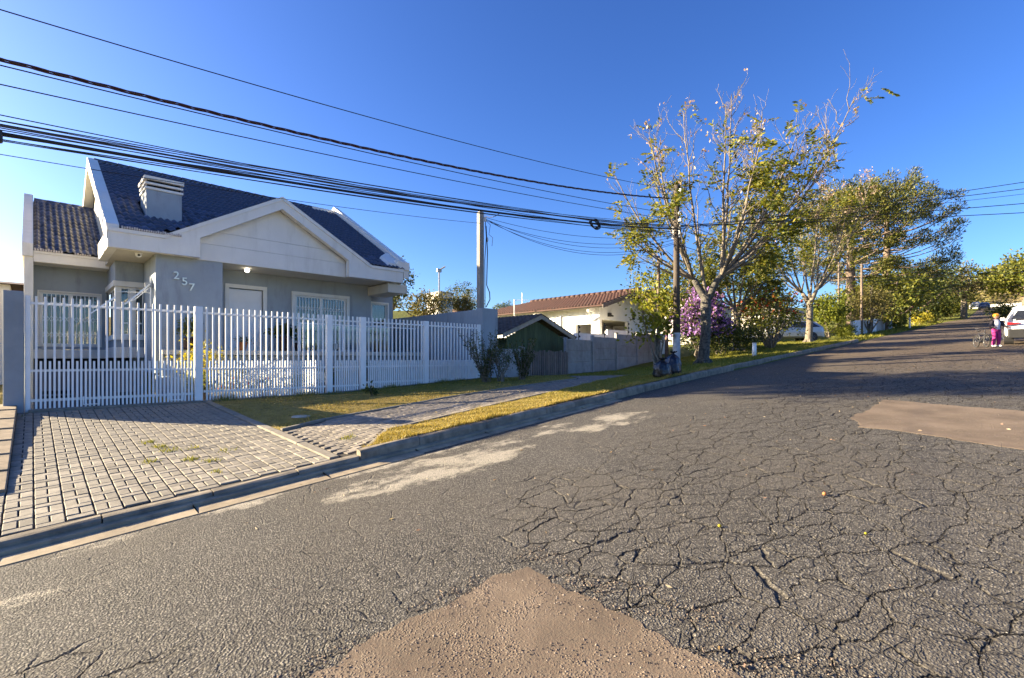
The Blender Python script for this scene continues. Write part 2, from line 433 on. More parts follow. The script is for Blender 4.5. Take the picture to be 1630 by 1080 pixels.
MAT = dict(
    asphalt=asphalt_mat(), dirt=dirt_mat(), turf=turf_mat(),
    concrete=M('kerb_concrete', (0.235, 0.196, 0.142), 0.9, 0.28, 5, 0.5, 90, dirt=(0.06, 0.052, 0.042), dirt_amt=0.75, rand=0.15),
    concrete_pale=M('edging_concrete', (0.215, 0.19, 0.15), 0.9, 0.2, 6, 0.5, 110, dirt=(0.14, 0.12, 0.09), dirt_amt=0.5, rand=0.1),
    gutter=M('gutter_cement', (0.30, 0.24, 0.16), 0.9, 0.25, 4, 0.5, 100, dirt=(0.15, 0.12, 0.09), dirt_amt=0.7),
    paver=M('paver_concrete', (0.250, 0.222, 0.175), 0.88, 0.2, 9, 0.6, 160, rand=0.30, dirt=(0.15, 0.125, 0.09), dirt_amt=0.35, bdist=0.003),
    paver_path=M('path_paver_concrete', (0.225, 0.195, 0.155), 0.9, 0.25, 8, 0.6, 160, rand=0.34, dirt=(0.11, 0.095, 0.07), dirt_amt=0.5, bdist=0.003),
    sand=M('joint_sand', (0.028, 0.022, 0.016), 0.95, 0.3, 20, 0.6, 120),
    blue_wall=M('blue_grey_plaster', (0.315, 0.355, 0.385), 0.85, 0.06, 1.4, 0.3, 130, dirt=(0.20, 0.22, 0.23), dirt_amt=0.65),
    pillar=M('weathered_grey_plaster', (0.25, 0.285, 0.315), 0.9, 0.10, 1.8, 0.35, 110, dirt=(0.31, 0.32, 0.315), dirt_amt=0.6),
    white_wall=M('offwhite_paint', (0.76, 0.735, 0.67), 0.7, 0.035, 1.5, 0.12, 120, dirt=(0.52, 0.49, 0.42), dirt_amt=0.35),
    cream=M('cream_paint', (0.60, 0.56, 0.46), 0.75, 0.05, 1.5, 0.15, 120, dirt=(0.42, 0.38, 0.30), dirt_amt=0.35),
    white_metal=M('white_enamel', (0.84, 0.84, 0.82), 0.35, 0.04, 4, dirt=(0.62, 0.60, 0.55), dirt_amt=0.3),
    white_frame=M('white_window_frame', (0.76, 0.75, 0.71), 0.4, 0.03, 4),
    door=M('white_door_paint', (0.74, 0.735, 0.72), 0.45, 0.03, 3),
    tile=M('dark_glazed_tile', (0.062, 0.072, 0.115), 0.30, 0.3, 7, 0.2, 60, rand=0.5, spec=0.7),
    roof_under=M('roof_underlay', (0.03, 0.03, 0.035), 0.9, 0.2, 6),
    mortar=M('eave_mortar', (0.55, 0.50, 0.47), 0.9, 0.2, 20, 0.5, 90),
    dark=M('dark_void', (0.012, 0.012, 0.014), 0.9, 0.1, 3),
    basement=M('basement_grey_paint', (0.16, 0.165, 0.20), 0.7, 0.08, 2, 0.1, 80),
    curtain=M('pale_curtain', (0.17, 0.145, 0.11), 0.9, 0.08, 5, stretch=(8, 8, 0.5)),
    chrome=M('brushed_steel', (0.68, 0.62, 0.52), 0.28, 0.08, 12, metal=0.9),
    grey_metal=M('galvanised_steel', (0.36, 0.36, 0.35), 0.5, 0.15, 6, metal=0.4),
    pole=M('pole_concrete', (0.30, 0.275, 0.24), 0.85, 0.15, 3, 0.4, 60, dirt=(0.16, 0.14, 0.12), dirt_amt=0.5, stretch=(1, 1, 0.3)),
    brown_pole=M('weathered_brown_pole', (0.165, 0.125, 0.095), 0.9, 0.2, 3, 0.4, 60, dirt=(0.07, 0.055, 0.045), dirt_amt=0.5, stretch=(1, 1, 0.3)),
    shed_tile=M('brown_shed_tile', (0.105, 0.080, 0.064), 0.85, 0.35, 5, 0.3, 40, dirt=(0.05, 0.04, 0.035), dirt_amt=0.7),
    dark_pole=M('aged_dark_concrete', (0.075, 0.058, 0.044), 0.9, 0.2, 3, 0.4, 60, dirt=(0.06, 0.05, 0.04), dirt_amt=0.5, stretch=(1, 1, 0.3)),
    whitewash=M('worn_whitewash', (0.42, 0.41, 0.40), 0.9, 0.2, 8, 0.4, 70, dirt=(0.18, 0.17, 0.16), dirt_amt=0.7),
    cable=M('black_cable', (0.012, 0.011, 0.012), 0.6, 0.1, 3),
    cable_red=M('dark_red_cable', (0.050, 0.016, 0.014), 0.6, 0.1, 3),
    cable_grey=M('grey_wire', (0.06, 0.06, 0.065), 0.5, 0.1, 3),
    bag=M('black_plastic_bag', (0.007, 0.007, 0.009), 0.22, 0.2, 6, 0.9, 14, spec=0.6, bdist=0.03),
    bag_blue=M('dark_blue_plastic_bag', (0.006, 0.008, 0.018), 0.25, 0.2, 6, 0.9, 12, spec=0.6, bdist=0.03),
    panel=M('precast_grey_concrete', (0.33, 0.318, 0.305), 0.9, 0.12, 3, 0.4, 90, rand=0.10, dirt=(0.15, 0.14, 0.13), dirt_amt=0.5),
    wood=M('weathered_wood', (0.205, 0.165, 0.14), 0.9, 0.3, 7, 0.5, 50, stretch=(6, 6, 0.5), rand=0.3),
    green_wood=M('green_stained_boards', (0.075, 0.110, 0.050), 0.8, 0.3, 5, 0.4, 40, stretch=(8, 8, 0.5), rand=0.25),
    beige_board=M('beige_barge_board', (0.38, 0.34, 0.27), 0.8, 0.15, 4),
    red_tile=M('clay_roof_tile', (0.056, 0.020, 0.0135), 0.8, 0.35, 5, 0.3, 40, rand=0.2, dirt=(0.045, 0.028, 0.022), dirt_amt=0.8),
    white_render=M('whitewashed_render', (0.80, 0.785, 0.75), 0.85, 0.04, 1.2, 0.2, 90, dirt=(0.52, 0.49, 0.43), dirt_amt=0.4),
    bark=M('pale_bark', (0.185, 0.155, 0.118), 0.95, 0.35, 9, 0.8, 40, dirt=(0.085, 0.075, 0.055), dirt_amt=0.8, bdist=0.012),
    bark_grey=M('lichen_bark', (0.085, 0.078, 0.066), 0.95, 0.6, 12, 0.9, 35, dirt=(0.045, 0.042, 0.036), dirt_amt=0.85, bdist=0.015),
    twig=M('twig_bark', (0.22, 0.17, 0.13), 0.9, 0.2, 9),
    bark_pine=M('pine_bark', (0.170, 0.125, 0.095), 0.95, 0.3, 6, 0.8, 25, bdist=0.02),
    leaf_main=leaf_mat('yellow_green_leaf', [(0.055, 0.080, 0.016), (0.115, 0.140, 0.022), (0.200, 0.200, 0.030), (0.32, 0.265, 0.042)], 0.4),
    leaf_young=leaf_mat('bright_young_leaf', [(0.100, 0.125, 0.016), (0.200, 0.210, 0.025), (0.30, 0.27, 0.04)], 0.4),
    leaf_dark=leaf_mat('dark_green_leaf', [(0.026, 0.042, 0.012), (0.060, 0.078, 0.018), (0.125, 0.130, 0.028)], 0.3),
    leaf_mid=leaf_mat('mid_green_leaf', [(0.050, 0.070, 0.014), (0.120, 0.135, 0.022), (0.220, 0.205, 0.034)], 0.35),
    leaf_olive=leaf_mat('olive_leaf', [(0.055, 0.055, 0.020), (0.110, 0.098, 0.032), (0.170, 0.140, 0.045)], 0.3),
    leaf_lime=leaf_mat('lime_leaf', [(0.060, 0.085, 0.012), (0.130, 0.155, 0.018), (0.220, 0.225, 0.030)], 0.35),
    leaf_yellow=leaf_mat('yellow_leaf', [(0.22, 0.20, 0.02), (0.36, 0.31, 0.03), (0.45, 0.38, 0.05)], 0.3),
    needle=leaf_mat('araucaria_needle', [(0.030, 0.044, 0.012), (0.080, 0.092, 0.018), (0.20, 0.175, 0.028)], 0.15, 0.5),
    purple=leaf_mat('purple_blossom', [(0.17, 0.07, 0.30), (0.33, 0.16, 0.50), (0.56, 0.35, 0.68)], 0.3),
    red_flower=leaf_mat('orange_red_bract', [(0.38, 0.040, 0.018), (0.52, 0.085, 0.025), (0.55, 0.15, 0.05)], 0.3),
    pod=leaf_mat('dry_seed_pod', [(0.20, 0.12, 0.09), (0.33, 0.22, 0.16), (0.55, 0.47, 0.33)], 0.3),
    blade=leaf_mat('dry_grass_blade', [(0.20, 0.18, 0.035), (0.36, 0.275, 0.075), (0.46, 0.36, 0.115), (0.24, 0.17, 0.065)], 0.3),
    blade_green=leaf_mat('green_grass_blade', [(0.095, 0.115, 0.018), (0.190, 0.195, 0.030), (0.32, 0.28, 0.055)], 0.35),
    terracotta=M('terracotta', (0.42, 0.15, 0.05), 0.8, 0.15, 8),
    pot_dark=M('dark_glazed_pot', (0.05, 0.022, 0.02), 0.4, 0.2, 6),
    stone=M('pale_stone', (0.52, 0.46, 0.37), 0.9, 0.2, 6, 0.5, 40, rand=0.2),
    brown_stone=M('tan_stone', (0.23, 0.175, 0.115), 0.9, 0.25, 6, 0.5, 50),
    soil=M('garden_soil', (0.10, 0.075, 0.05), 0.95, 0.3, 6, 0.8, 40, bdist=0.02),
    glass=glass_mat('window_glass'),
    glass_dark=M('tinted_car_glass', (0.02, 0.022, 0.025), 0.05, 0.1, 3, spec=0.8),
    car_white=M('white_car_paint', (0.74, 0.74, 0.74), 0.22, 0.02, 3, spec=0.6),
    car_silver=M('silver_car_paint', (0.42, 0.42, 0.43), 0.28, 0.03, 3, metal=0.25, spec=0.6),
    car_dark=M('dark_car_paint', (0.05, 0.055, 0.07), 0.25, 0.05, 3, spec=0.6),
    plastic=M('black_trim', (0.025, 0.025, 0.027), 0.6, 0.1, 6),
    trim_grey=M('grey_bumper_trim', (0.016, 0.016, 0.017), 0.6, 0.1, 6),
    tyre=M('tyre_rubber', (0.022, 0.021, 0.020), 0.85, 0.15, 10),
    alloy=M('wheel_alloy', (0.16, 0.16, 0.165), 0.35, 0.05, 8, metal=0.7),
    tail=M('red_tail_lens', (0.42, 0.012, 0.016), 0.15, 0.1, 8, spec=0.7),
    plate=M('plate_grey', (0.5, 0.5, 0.5), 0.5, 0.05, 5),
    skin=M('skin', (0.46, 0.25, 0.17), 0.6, 0.06, 12),
    shirt=M('white_pink_shirt', (0.72, 0.66, 0.68), 0.85, 0.06, 10),
    jacket=M('dark_jacket', (0.032, 0.026, 0.034), 0.85, 0.2, 8),
    pants=M('magenta_trousers', (0.36, 0.018, 0.16), 0.8, 0.15, 10),
    shoe=M('white_shoes', (0.72, 0.71, 0.70), 0.6, 0.05, 10),
    helmet=M('yellow_helmet', (0.50, 0.235, 0.015), 0.35, 0.06, 6),
    bike=M('dark_bike_paint', (0.045, 0.045, 0.05), 0.35, 0.1, 6),
    sign_red=M('sign_red', (0.32, 0.02, 0.03), 0.5, 0.1, 6),
    far_wall=M('far_white_render', (0.62, 0.58, 0.52), 0.9, 0.06, 2),
    grey_roof=M('grey_fibre_roof', (0.30, 0.285, 0.27), 0.9, 0.15, 3),
    hill_dry=M('dry_hill_grass', (0.22, 0.17, 0.07), 0.95, 0.35, 0.12, 0.6, 1.2, bdist=0.3),
)
# ------------------------------------------------------------------ the lie of the land
def road_z(x):
    x = np.asarray(x, dtype=float)
    return 0.072 * np.minimum(x, 92) + 0.105 * np.clip(x - 92, 0, 62)

def yk(x):                                             # line of the kerb's road face
    return 5.80 + 0.043 * np.clip(np.asarray(x, dtype=float), -8, 14)

FX = [-60, -0.5, 2.6, 5.7, 6.6, 11, 15.8, 17.7, 19.5, 21.3, 23, 26, 32, 40, 92, 154, 400]
FZ = [-3.2, .62, .63, .66, .70, .91, .93, .96, 1.02, 1.2, 1.45, 1.75, 2.25, 2.85, 6.6, 13.1, 30]
def F(x): return np.interp(x, FX, FZ)

def hk(x):
    u = np.clip((np.asarray(x, dtype=float) - 3.0) / 0.9, 0, 1)
    return 0.10 + 0.07 * u * u * (3 - 2 * u)

def smooth(a, b, v):
    u = np.clip((np.asarray(v, dtype=float) - a) / (b - a), 0, 1)
    return u * u * (3 - 2 * u)

def G(x, y):
    """height of the ground behind the kerb"""
    x = np.asarray(x, dtype=float); y = np.asarray(y, dtype=float)
    k = road_z(x) + hk(x) * (1 - smooth(33, 40, x)) + 0.012
    f = F(x)
    y0 = yk(x) + 0.13
    u = np.clip((y - y0) / (12.6 - y0), 0, 1)
    z = k + (f - k) * u
    back = np.where(x < -0.35, 0.0, np.where(x < 2.45, -np.clip((y - 12.8) * 0.19, 0, 1.0),
           np.where(x < 11.05, np.clip((y - 12.9) / 2.5, 0, 1) * 0.42, np.clip((y - 12.8) * 0.02, 0, 0.5))))
    z = z + np.where(y > 12.8, back, 0)
    return z + smooth(38, 120, y) * 9.0 

def Gf(x, y): return float(G(x, y))

# ground: one sheet out to the horizon on each side of the street
def axis(parts):
    out = []
    for a, b, s in parts: out.append(np.arange(a, b, s))
    return np.concatenate(out + [np.array([parts[-1][1]])])
gx = axis([(-900, -60, 60), (-60, -4, 2), (-4, 24, .25), (24, 60, 1), (60, 200, 4), (200, 1400, 60)])
gs = axis([(-.16, 0, .15), (0, 7, .25), (7, 20, .5), (20, 60, 2), (60, 200, 8), (200, 1200, 80)])
XX, SS = np.meshgrid(gx, gs, indexing='ij')
YY = yk(XX) + 0.11 + SS
YY = np.where(XX > 93, YY - 2.3 * smooth(93, 103, XX), YY)
ZZ = G(XX, YY) - np.where((XX > -0.7) & (XX < 17) & (YY < 12.95), 0.07, 0.0)
ZZ[:, 0] = road_z(XX[:, 0]) - .06
ZZ = ZZ + 0.03 * np.sin(XX * 1.7) * np.sin(YY * 1.3) * (XX > 17) * (YY > yk(XX) + .6)
tag(grid_mesh('ground', XX, YY, ZZ, MAT['turf']), kind='structure')
gs2 = axis([(0, 6, .5), (6, 60, 4), (60, 900, 60)])
XX, SS = np.meshgrid(gx, gs2, indexing='ij')
YY = -2.25 - SS + 2.4 * smooth(60, 95, XX)
ZZ = road_z(XX) + 0.10 + 8 * smooth(160, 330, XX) - 0.02 * np.clip(SS - 8, 0, 60)
g2 = grid_mesh('ground', XX, YY, ZZ, MAT['turf'])
g2.data.flip_normals()
tag(g2, kind='structure')

# hill behind the end of the street
hx, hy = np.meshgrid(np.linspace(165, 420, 40), np.linspace(-140, 160, 60), indexing='ij')
hz = 8 + (3 + 21 * smooth(165, 260, hx + 8 * np.sin(hy * .05))) * (1 - smooth(2, 38, hy)) + 1.5 * np.sin(hx * .08) * np.sin(hy * .06)
tag(grid_mesh('hill', hx, hy, hz, MAT['hill_dry']), kind='structure')

# road: dense where the chips and cracks of the asphalt can be seen
rx = axis([(-60, -6, 3), (-6, -.7, .25), (-.7, 8.5, .0155), (8.5, 16, .04), (16, 40, .2), (40, 158, 2), (158, 168, 5)])
rs = axis([(0, 1.7, .17), (1.7, 6.4, .0155), (6.4, 7.7, .025)]); rs = rs / rs[-1]
XX, SS = np.meshgrid(rx, rs, indexing='ij')
Y0 = -2.15 + 2.45 * smooth(60, 95, XX); Y1 = yk(XX) - 0.02 - 2.3 * smooth(93, 103, XX)
YY = Y0 + (Y1 - Y0) * SS
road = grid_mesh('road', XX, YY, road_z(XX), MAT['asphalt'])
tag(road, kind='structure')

# red earth patches let into the road
def patch(outline, n, label_seed):
    rng = random.Random(label_seed)
    pts = []
    for i in range(len(outline)):
        a, b = Vector(outline[i]), Vector(outline[(i + 1) % len(outline)])
        m = max(2, int((b - a).length / 0.045))
        nrm = Vector((-(b - a).y, (b - a).x)).normalized()
        wob = 0.0
        for k in range(m):
            wob = wob * 0.75 + rng.uniform(-1, 1) * n
            pts.append(a.lerp(b, k / m) + nrm * wob * math.sin(math.pi * k / m) ** .4)
    b = MB()
    k = len(pts)
    tri = tessellate_polygon([[Vector((p.x, p.y, 0)) for p in pts]])
    vs = [(p.x, p.y, float(road_z(p.x)) + 0.0005) for p in pts] + [(p.x, p.y, float(road_z(p.x)) - 0.03) for p in pts]
    b.add(vs, [tuple(t) for t in tri] + [(i, i + k, (i + 1) % k + k, (i + 1) % k) for i in range(k)])
    o = b.build('earth_patch', MAT['dirt'])
    for pl in o.data.polygons:
        if pl.normal.z < -0.5: pl.flip()
    return tag(o, kind='structure')
patch([(2.42, 2.30), (2.26, 0.80), (2.2, -0.6), (0.2, -0.6), (0.62, 2.36), (1.9, 2.36)], 0.030, 3)
patch([(11.45, 1.62), (10.9, -.25), (10.2, -1.9), (7.5, -1.9), (7.95, -.2), (8.35, .75), (8.5, 1.5), (9.0, 1.62), (9.3, 1.72), (10.3, 1.62)], 0.030, 5)

# loose chips, leaves and litter lying on the road
def scatter_chips(n, xr, yr, r0, r1, name, mat, mask=None, dz=-.006):
    P = np.stack([RNG.uniform(*xr, n), RNG.uniform(*yr, n)], 1)
    if mask is not None: P = P[mask(P)]
    n = len(P)
    base = np.array([[1,0,0],[-.5,.87,0],[-.5,-.87,0],[.1,.1,.75],[.4,.5,.4],[-.6,0,.5]])
    tri = np.array([[0,4,3],[4,1,3],[1,5,3],[5,2,3],[2,0,3],[0,1,4],[1,2,5]])
    sc = RNG.uniform(r0, r1, n)
    th = RNG.uniform(0, 2*np.pi, n)
    V = base[None] * RNG.uniform(.6, 1.3, (n, 6, 1)) * sc[:, None, None]
    c, s = np.cos(th)[:, None], np.sin(th)[:, None]
    x = V[..., 0]*c - V[..., 1]*s; y = V[..., 0]*s + V[..., 1]*c
    V = np.stack([x + P[:, :1], y + P[:, 1:], V[..., 2] + road_z(P[:, :1]) + dz], -1).reshape(-1, 3)
    T = (tri[None] + np.arange(n)[:, None, None]*6).reshape(-1, 3)
    return tag(np_mesh(name, V, T, mat, k=3), kind='stuff')
scatter_chips(5200, (-.6, 9), (-.4, 5.6), .003, .0075, 'road_gravel', leaf_mat('road_chip', [(.07, .06, .055), (.17, .15, .125), (.40, .36, .30)], 0, .9))
scatter_chips(9000, (.4, 2.7), (.2, 2.5), .003, .009, 'road_gravel', leaf_mat('earth_chip', [(.035, .03, .027), (.10, .08, .065), (.20, .15, .11), (.34, .28, .22)], 0, .9), dz=-.0005,
              mask=lambda P: (np.sin(P[:,0]*7+1)*np.sin(P[:,1]*6) + .5*np.sin(P[:,0]*15+P[:,1]*11)) > -.1)

# ------------------------------------------------------------------ kerb, gutter, driveway, footpath
kerb = bpy.data.objects.new('kerb', None); COL.objects.link(kerb); tag(kerb, kind='structure'); kerb.location = (0, 6, 0)
def kerb_stone(x0, x1, h):
    b = MB()
    rows = []
    gap = 0.006
    jy, jz = random.uniform(-.012, .012), random.uniform(-.008, .008)
    prof = [(0, -.14), (0.0, h * .72), (0.018, h * .93), (0.05, h), (0.115, h + .004), (0.115, -.14)]
    for x in (x0 + gap, (x0 + x1) / 2, x1 - gap):
        y = float(yk(x)) + jy; z = float(road_z(x)) + jz
        rows.append([(x, y + p[0] + random.uniform(-.004, .004), z + p[1] + random.uniform(-.004, .004)) for p in prof])
    n = len(prof)
    vs = [v for r in rows for v in r]
    fs = []
    for i in range(2):
        for k in range(n):
            fs.append((i*n+k, (i+1)*n+k, (i+1)*n+(k+1)%n, i*n+(k+1)%n))
    fs += [tuple(range(n)), tuple(reversed(range(2*n, 3*n)))]
    b.add(vs, fs)
    return b.build('kerb_stone', MAT['concrete'], kerb)
ks = [-7.6, -6.7, -5.8, -4.9, -4, -3.1, -2.2, -1.3, -.45, .46, 1.36, 2.25, 3.05]
for a, b_ in zip(ks[:-1], ks[1:]): kerb_stone(a, b_, .10)
x = 3.06
while x < 36.5:
    L = random.uniform(.88, 1.06) if x > 3.1 else .95
    kerb_stone(x, x + L, .17)
    x += L
# the gutter slabs below the kerb
gut = bpy.data.objects.new('gutter', None); COL.objects.link(gut); tag(gut, kind='structure'); gut.location = (0, 5.6, 0)
x = -7.0
while x < 9.2:
    b = MB()
    a, e = x + .002, x + 1.357
    wd = .32 if x < 3.6 else .24
    top = [(q, float(yk(q)) - yy, float(road_z(q)) + zz) for q in (a, e) for yy, zz in ((-.02, .052), (.085, .044), (.095, -.004), (.118, -.004), (.124, .016), (wd, .004), (wd, -.05))]
    b.add(top, [(i, i+1, i+8, i+7) for i in range(6)] + [(6, 5, 4, 3, 2, 1, 0), (7, 8, 9, 10, 11, 12, 13)])
    b.build('gutter_slab', MAT['gutter'], gut)
    x += 1.36
# right hand kerb of the street, seen only far away
b = MB()
xs = list(np.arange(20, 150, 2.0))
for a, e in zip(xs[:-1], xs[1:]):
    q = [(-2.17 + 2.45 * float(smooth(60, 95, t)), float(road_z(t))) for t in (a, e)]
    b.hexa([(a, q[0][0], q[0][1]-.1), (e, q[1][0], q[1][1]-.1), (e, q[1][0]-.12, q[1][1]-.1), (a, q[0][0]-.12, q[0][1]-.1)],
           [(a, q[0][0], q[0][1]+.15), (e, q[1][0], q[1][1]+.15), (e, q[1][0]-.12, q[1][1]+.15), (a, q[0][0]-.12, q[0][1]+.15)])
tag(b.build('far_kerb', MAT['concrete']), kind='structure')

def paver_mesh(name, lx, ly, h=.06, c=.005):
    b = MB()
    x, y = lx / 2, ly / 2
    b.add([(-x,-y,-h),(x,-y,-h),(x,y,-h),(-x,y,-h),(-x,-y,-c),(x,-y,-c),(x,y,-c),(-x,y,-c),
           (-x+c,-y+c,0),(x-c,-y+c,0),(x-c,y-c,0),(-x+c,y-c,0)],
          [(0,1,5,4),(1,2,6,5),(2,3,7,6),(3,0,4,7),(4,5,9,8),(5,6,10,9),(6,7,11,10),(7,4,8,11),(8,9,10,11)])
    me = bpy.data.meshes.new(name)
    me.from_pydata(b.V, [], b.F)
    return me

def lay(name, items, meshes, mat, parent, limit=300):
    """items: (x, y, mesh index, angle); the nearest are parts of their own, the others one part"""
    for me in meshes: me.materials.append(mat)
    items.sort(key=lambda t: t[0] ** 2 + t[1] ** 2)
    rest_v, rest_f = [], []
    po = Vector(parent.location)
    for i, (x, y, k, a) in enumerate(items):
        e = .05
        z = Gf(x, y)
        gxn = (Gf(x + e, y) - Gf(x - e, y)) / (2 * e); gyn = (Gf(x, y + e) - Gf(x, y - e)) / (2 * e)
        n = Vector((-gxn + random.uniform(-.012, .012), -gyn + random.uniform(-.012, .012), 1)).normalized()
        q = n.to_track_quat('Z', 'Y')
        up = Vector((0, 0, 1)).rotation_difference(n)
        mat4 = Matrix.Translation(Vector((x, y, z + random.uniform(-.004, .003))) - po) @ up.to_matrix().to_4x4() @ Matrix.Rotation(a + random.uniform(-.02, .02), 4, 'Z')
        if i < limit:
            o = link(name, meshes[k], parent)
            o.matrix_local = mat4
        else:
            b0 = len(rest_v)
            rest_v += [tuple(mat4 @ v.co) for v in meshes[k].vertices]
            rest_f += [tuple(j + b0 for j in p.vertices) for p in meshes[k].polygons]
    if rest_v:
        me = bpy.data.meshes.new(name + '_field')
        me.from_pydata(rest_v, [], rest_f)
        me.materials.append(mat)
        o = link(name + '_field', me, parent)
        tag(o, kind='stuff')

def sheet(name, xs, ylo, yhi, n, dz, mat, parent=None, kind='structure'):
    xs = np.asarray(xs, dtype=float)
    s = np.linspace(0, 1, n)
    lo, hi = np.array([ylo(x) for x in xs]), np.array([yhi(x) for x in xs])
    X = np.repeat(xs[:, None], n, 1); Y = lo[:, None] + (hi - lo)[:, None] * s[None]
    o = grid_mesh(name, X, Y, G(X, Y) + dz, mat, parent)
    if kind: tag(o, kind=kind)
    return o

DX0, DX1 = -.40, 2.71
drive = sheet('driveway', np.linspace(DX0 - .2, DX1 + .16, 16), lambda x: float(yk(x)) + .10, lambda x: 12.62, 30, -.016, MAT['sand'])
pm = [paver_mesh('paver', .0920, .188), paver_mesh('paver', .192, .0920)]
items = []
cw = (DX1 - DX0) / 15
for c in range(15):
    xc = DX0 + cw * (c + .5)
    y = float(yk(xc)) + .14 + (.05 if c % 2 else 0)
    while y < 12.45:
        items.append((xc, y + .0475, 1, 0)); y += .104
        if y > 12.4: break
        items.append((xc - cw / 4, y + .095, 0, 0)); items.append((xc + cw / 4, y + .095, 0, 0)); y += .2005
    # close the last course
lay('paver', items, pm, MAT['paver'], drive)

def path_lo(x):
    return float(np.interp(x, [2.87, 3.15, 3.95, 6.5, 9.5, 12, 14], [6.08, 6.08, 6.82, 7.25, 7.72, 8.15, 8.5]))
def path_hi(x):
    return float(np.interp(x, [2.87, 4.5, 6.7, 9.5, 11.9, 13.2, 14], [8.28, 8.62, 9.1, 9.22, 9.15, 10.6, 11.4]))
path = sheet('footpath', np.linspace(2.87, 14, 60), path_lo, path_hi, 12, -.016, MAT['sand'])
pm2 = [paver_mesh('paver', .190, .092)]
items = []
row = 0
for row in range(60):
    off = .02 + .0985 * row
    x = 2.99 + (.1 if row % 2 else 0)
    while x < 13.6:
        sl = .155
        y = 6.12 + off + sl * max(0, x - 3.2)
        if path_lo(x) + .07 < y < path_hi(x) - .07:
            items.append((x, y, 0, math.atan(sl)))
        x += .1985
lay('paver', items, pm2, MAT['paver_path'], path)

def edging(name, pts, wdt, dz, seg=1.0):
    """a run of low concrete edging stones along a line on the ground"""
    root = bpy.data.objects.new(name, None); COL.objects.link(root); tag(root, kind='structure')
    root.location = (pts[0][0], pts[0][1], Gf(*pts[0]))
    P = [Vector(p) for p in pts]
    for a, b in zip(P[:-1], P[1:]):
        n = max(1, round((b - a).length / seg))
        d = (b - a).normalized(); s = Vector((-d.y, d.x)) * wdt / 2
        for k in range(n):
            p, q = a.lerp(b, k / n) + d * .004, a.lerp(b, (k + 1) / n) - d * .004
            j = random.uniform(-.006, .006)
            m = MB()
            c4 = [p - s, q - s, q + s, p + s]
            m.hexa([(v.x, v.y, Gf(v.x, v.y) - .08) for v in c4], [(v.x, v.y, Gf(v.x, v.y) + dz + j) for v in c4])
            m.build('edging_stone', MAT['concrete_pale'], root, bevel=.008)
edging('driveway_edging', [(2.79, 12.5), (2.79, 8.3), (2.79, 6.1)], .13, .018)
edging('path_edging', [(x, path_hi(x) + .03) for x in (2.9, 4.5, 6.7, 9.5, 11.8)], .07, .022)
edging('path_edging', [(x, path_lo(x) - .03) for x in (3.15, 3.95, 6.5, 9.5, 12)], .07, .020)
edging('gate_threshold', [(-.05, 12.60), (2.7, 12.60), (5.6, 12.62), (10.9, 12.66)], .16, .030)

# lawn between footpath and fence, and the strip along the kerb
lawn_b = sheet('lawn', np.linspace(2.87, 16, 120), lambda x: path_hi(x) + .05 if x < 14 else 11.4 - (x-14)*2.6, lambda x: 12.6, 30, .0, MAT['turf'])
lawn_a = sheet('lawn', np.linspace(3.14, 16.3, 120), lambda x: float(yk(x)) + .12, lambda x: max(float(yk(x)) + .125, path_lo(x) - .05) if x < 14 else path_lo(14) - .05 + (x - 14) * 1.3, 14, .0, MAT['turf'])

def grass(name, n, xr, lo, hi, hgt, mat, dens=None, wid=.006):
    x = RNG.uniform(*xr, n)
    l = np.array([lo(v) for v in x]); h = np.array([hi(v) for v in x])
    y = l + (h - l) * RNG.random(n)
    if dens is not None:
        k = RNG.random(n) < dens(x, y); x, y = x[k], y[k]
    n = len(x)
    z = G(x, y) - .004
    a = RNG.uniform(0, 2*np.pi, n); H = hgt * RNG.uniform(.4, 1.25, n) * (.55 + .8*np.clip(np.sin(x*5.1 + 2*np.sin(y*3.7))*np.sin(y*6.3 + x*2.2) + .4, 0, 1.3)); ln = H * RNG.uniform(.2, 1.1, n)
    W = wid * RNG.uniform(.6, 1.3, n)
    b2 = RNG.uniform(0, 2*np.pi, n)
    p0 = np.stack([x - np.cos(a)*W, y - np.sin(a)*W, z], 1); p1 = np.stack([x + np.cos(a)*W, y + np.sin(a)*W, z], 1)
    p2 = np.stack([x + np.cos(b2)*ln, y + np.sin(b2)*ln, z + H], 1)
    V = np.stack([p0, p1, p2], 1).reshape(-1, 3)
    T = np.arange(3*n).reshape(-1, 3)
    return tag(np_mesh(name, V, T, mat, k=3), kind='stuff')
pn = lambda x, y: .5 + .5*np.sin(x*1.3+.7*np.sin(y*2.1))*np.sin(y*1.7+x*.6) 
grass('grass', 60000, (2.9, 14.5), lambda x: path_hi(min(x, 13.9)) + .05, lambda x: 12.55, .034, MAT['blade'], lambda x, y: .45 + .55*pn(x, y))
grass('grass', 36000, (3.2, 13), lambda x: float(yk(x)) + .13, lambda x: max(path_lo(x) - .05, float(yk(x)) + .15), .036, MAT['blade'], lambda x, y: np.clip(1.15 - (x - 4)*.09, .15, 1))
grass('grass', 40000, (7.5, 17), lambda x: float(yk(x)) + .13, lambda x: path_lo(min(x, 14)) - .05 if x < 13.2 else 12, .040, MAT['blade_green'], lambda x, y: np.clip((x - 7.5)*.25, .0, 1))
grass('grass', 14000, (6.5, 12), lambda x: 10.6, lambda x: 12.55, .038, MAT['blade_green'], lambda x, y: .3 + .7*pn(x*1.5, y))
grass('grass', 70000, (16, 40), lambda x: 6.55, lambda x: 12.0, .075, MAT['blade_green'], None, .013)
grass('grass', 9000, (38, 95), lambda x: 6.55, lambda x: 8.6, .14, MAT['blade_green'], None, .04)
grass('grass', 5200, (3.2, 16), lambda x: float(yk(x)) + .10, lambda x: float(yk(x)) + .20, .075, MAT['blade'], None)
grass('grass', 2600, (2.9, 11), lambda x: 12.45, lambda x: 12.62, .10, MAT['blade_green'], None)
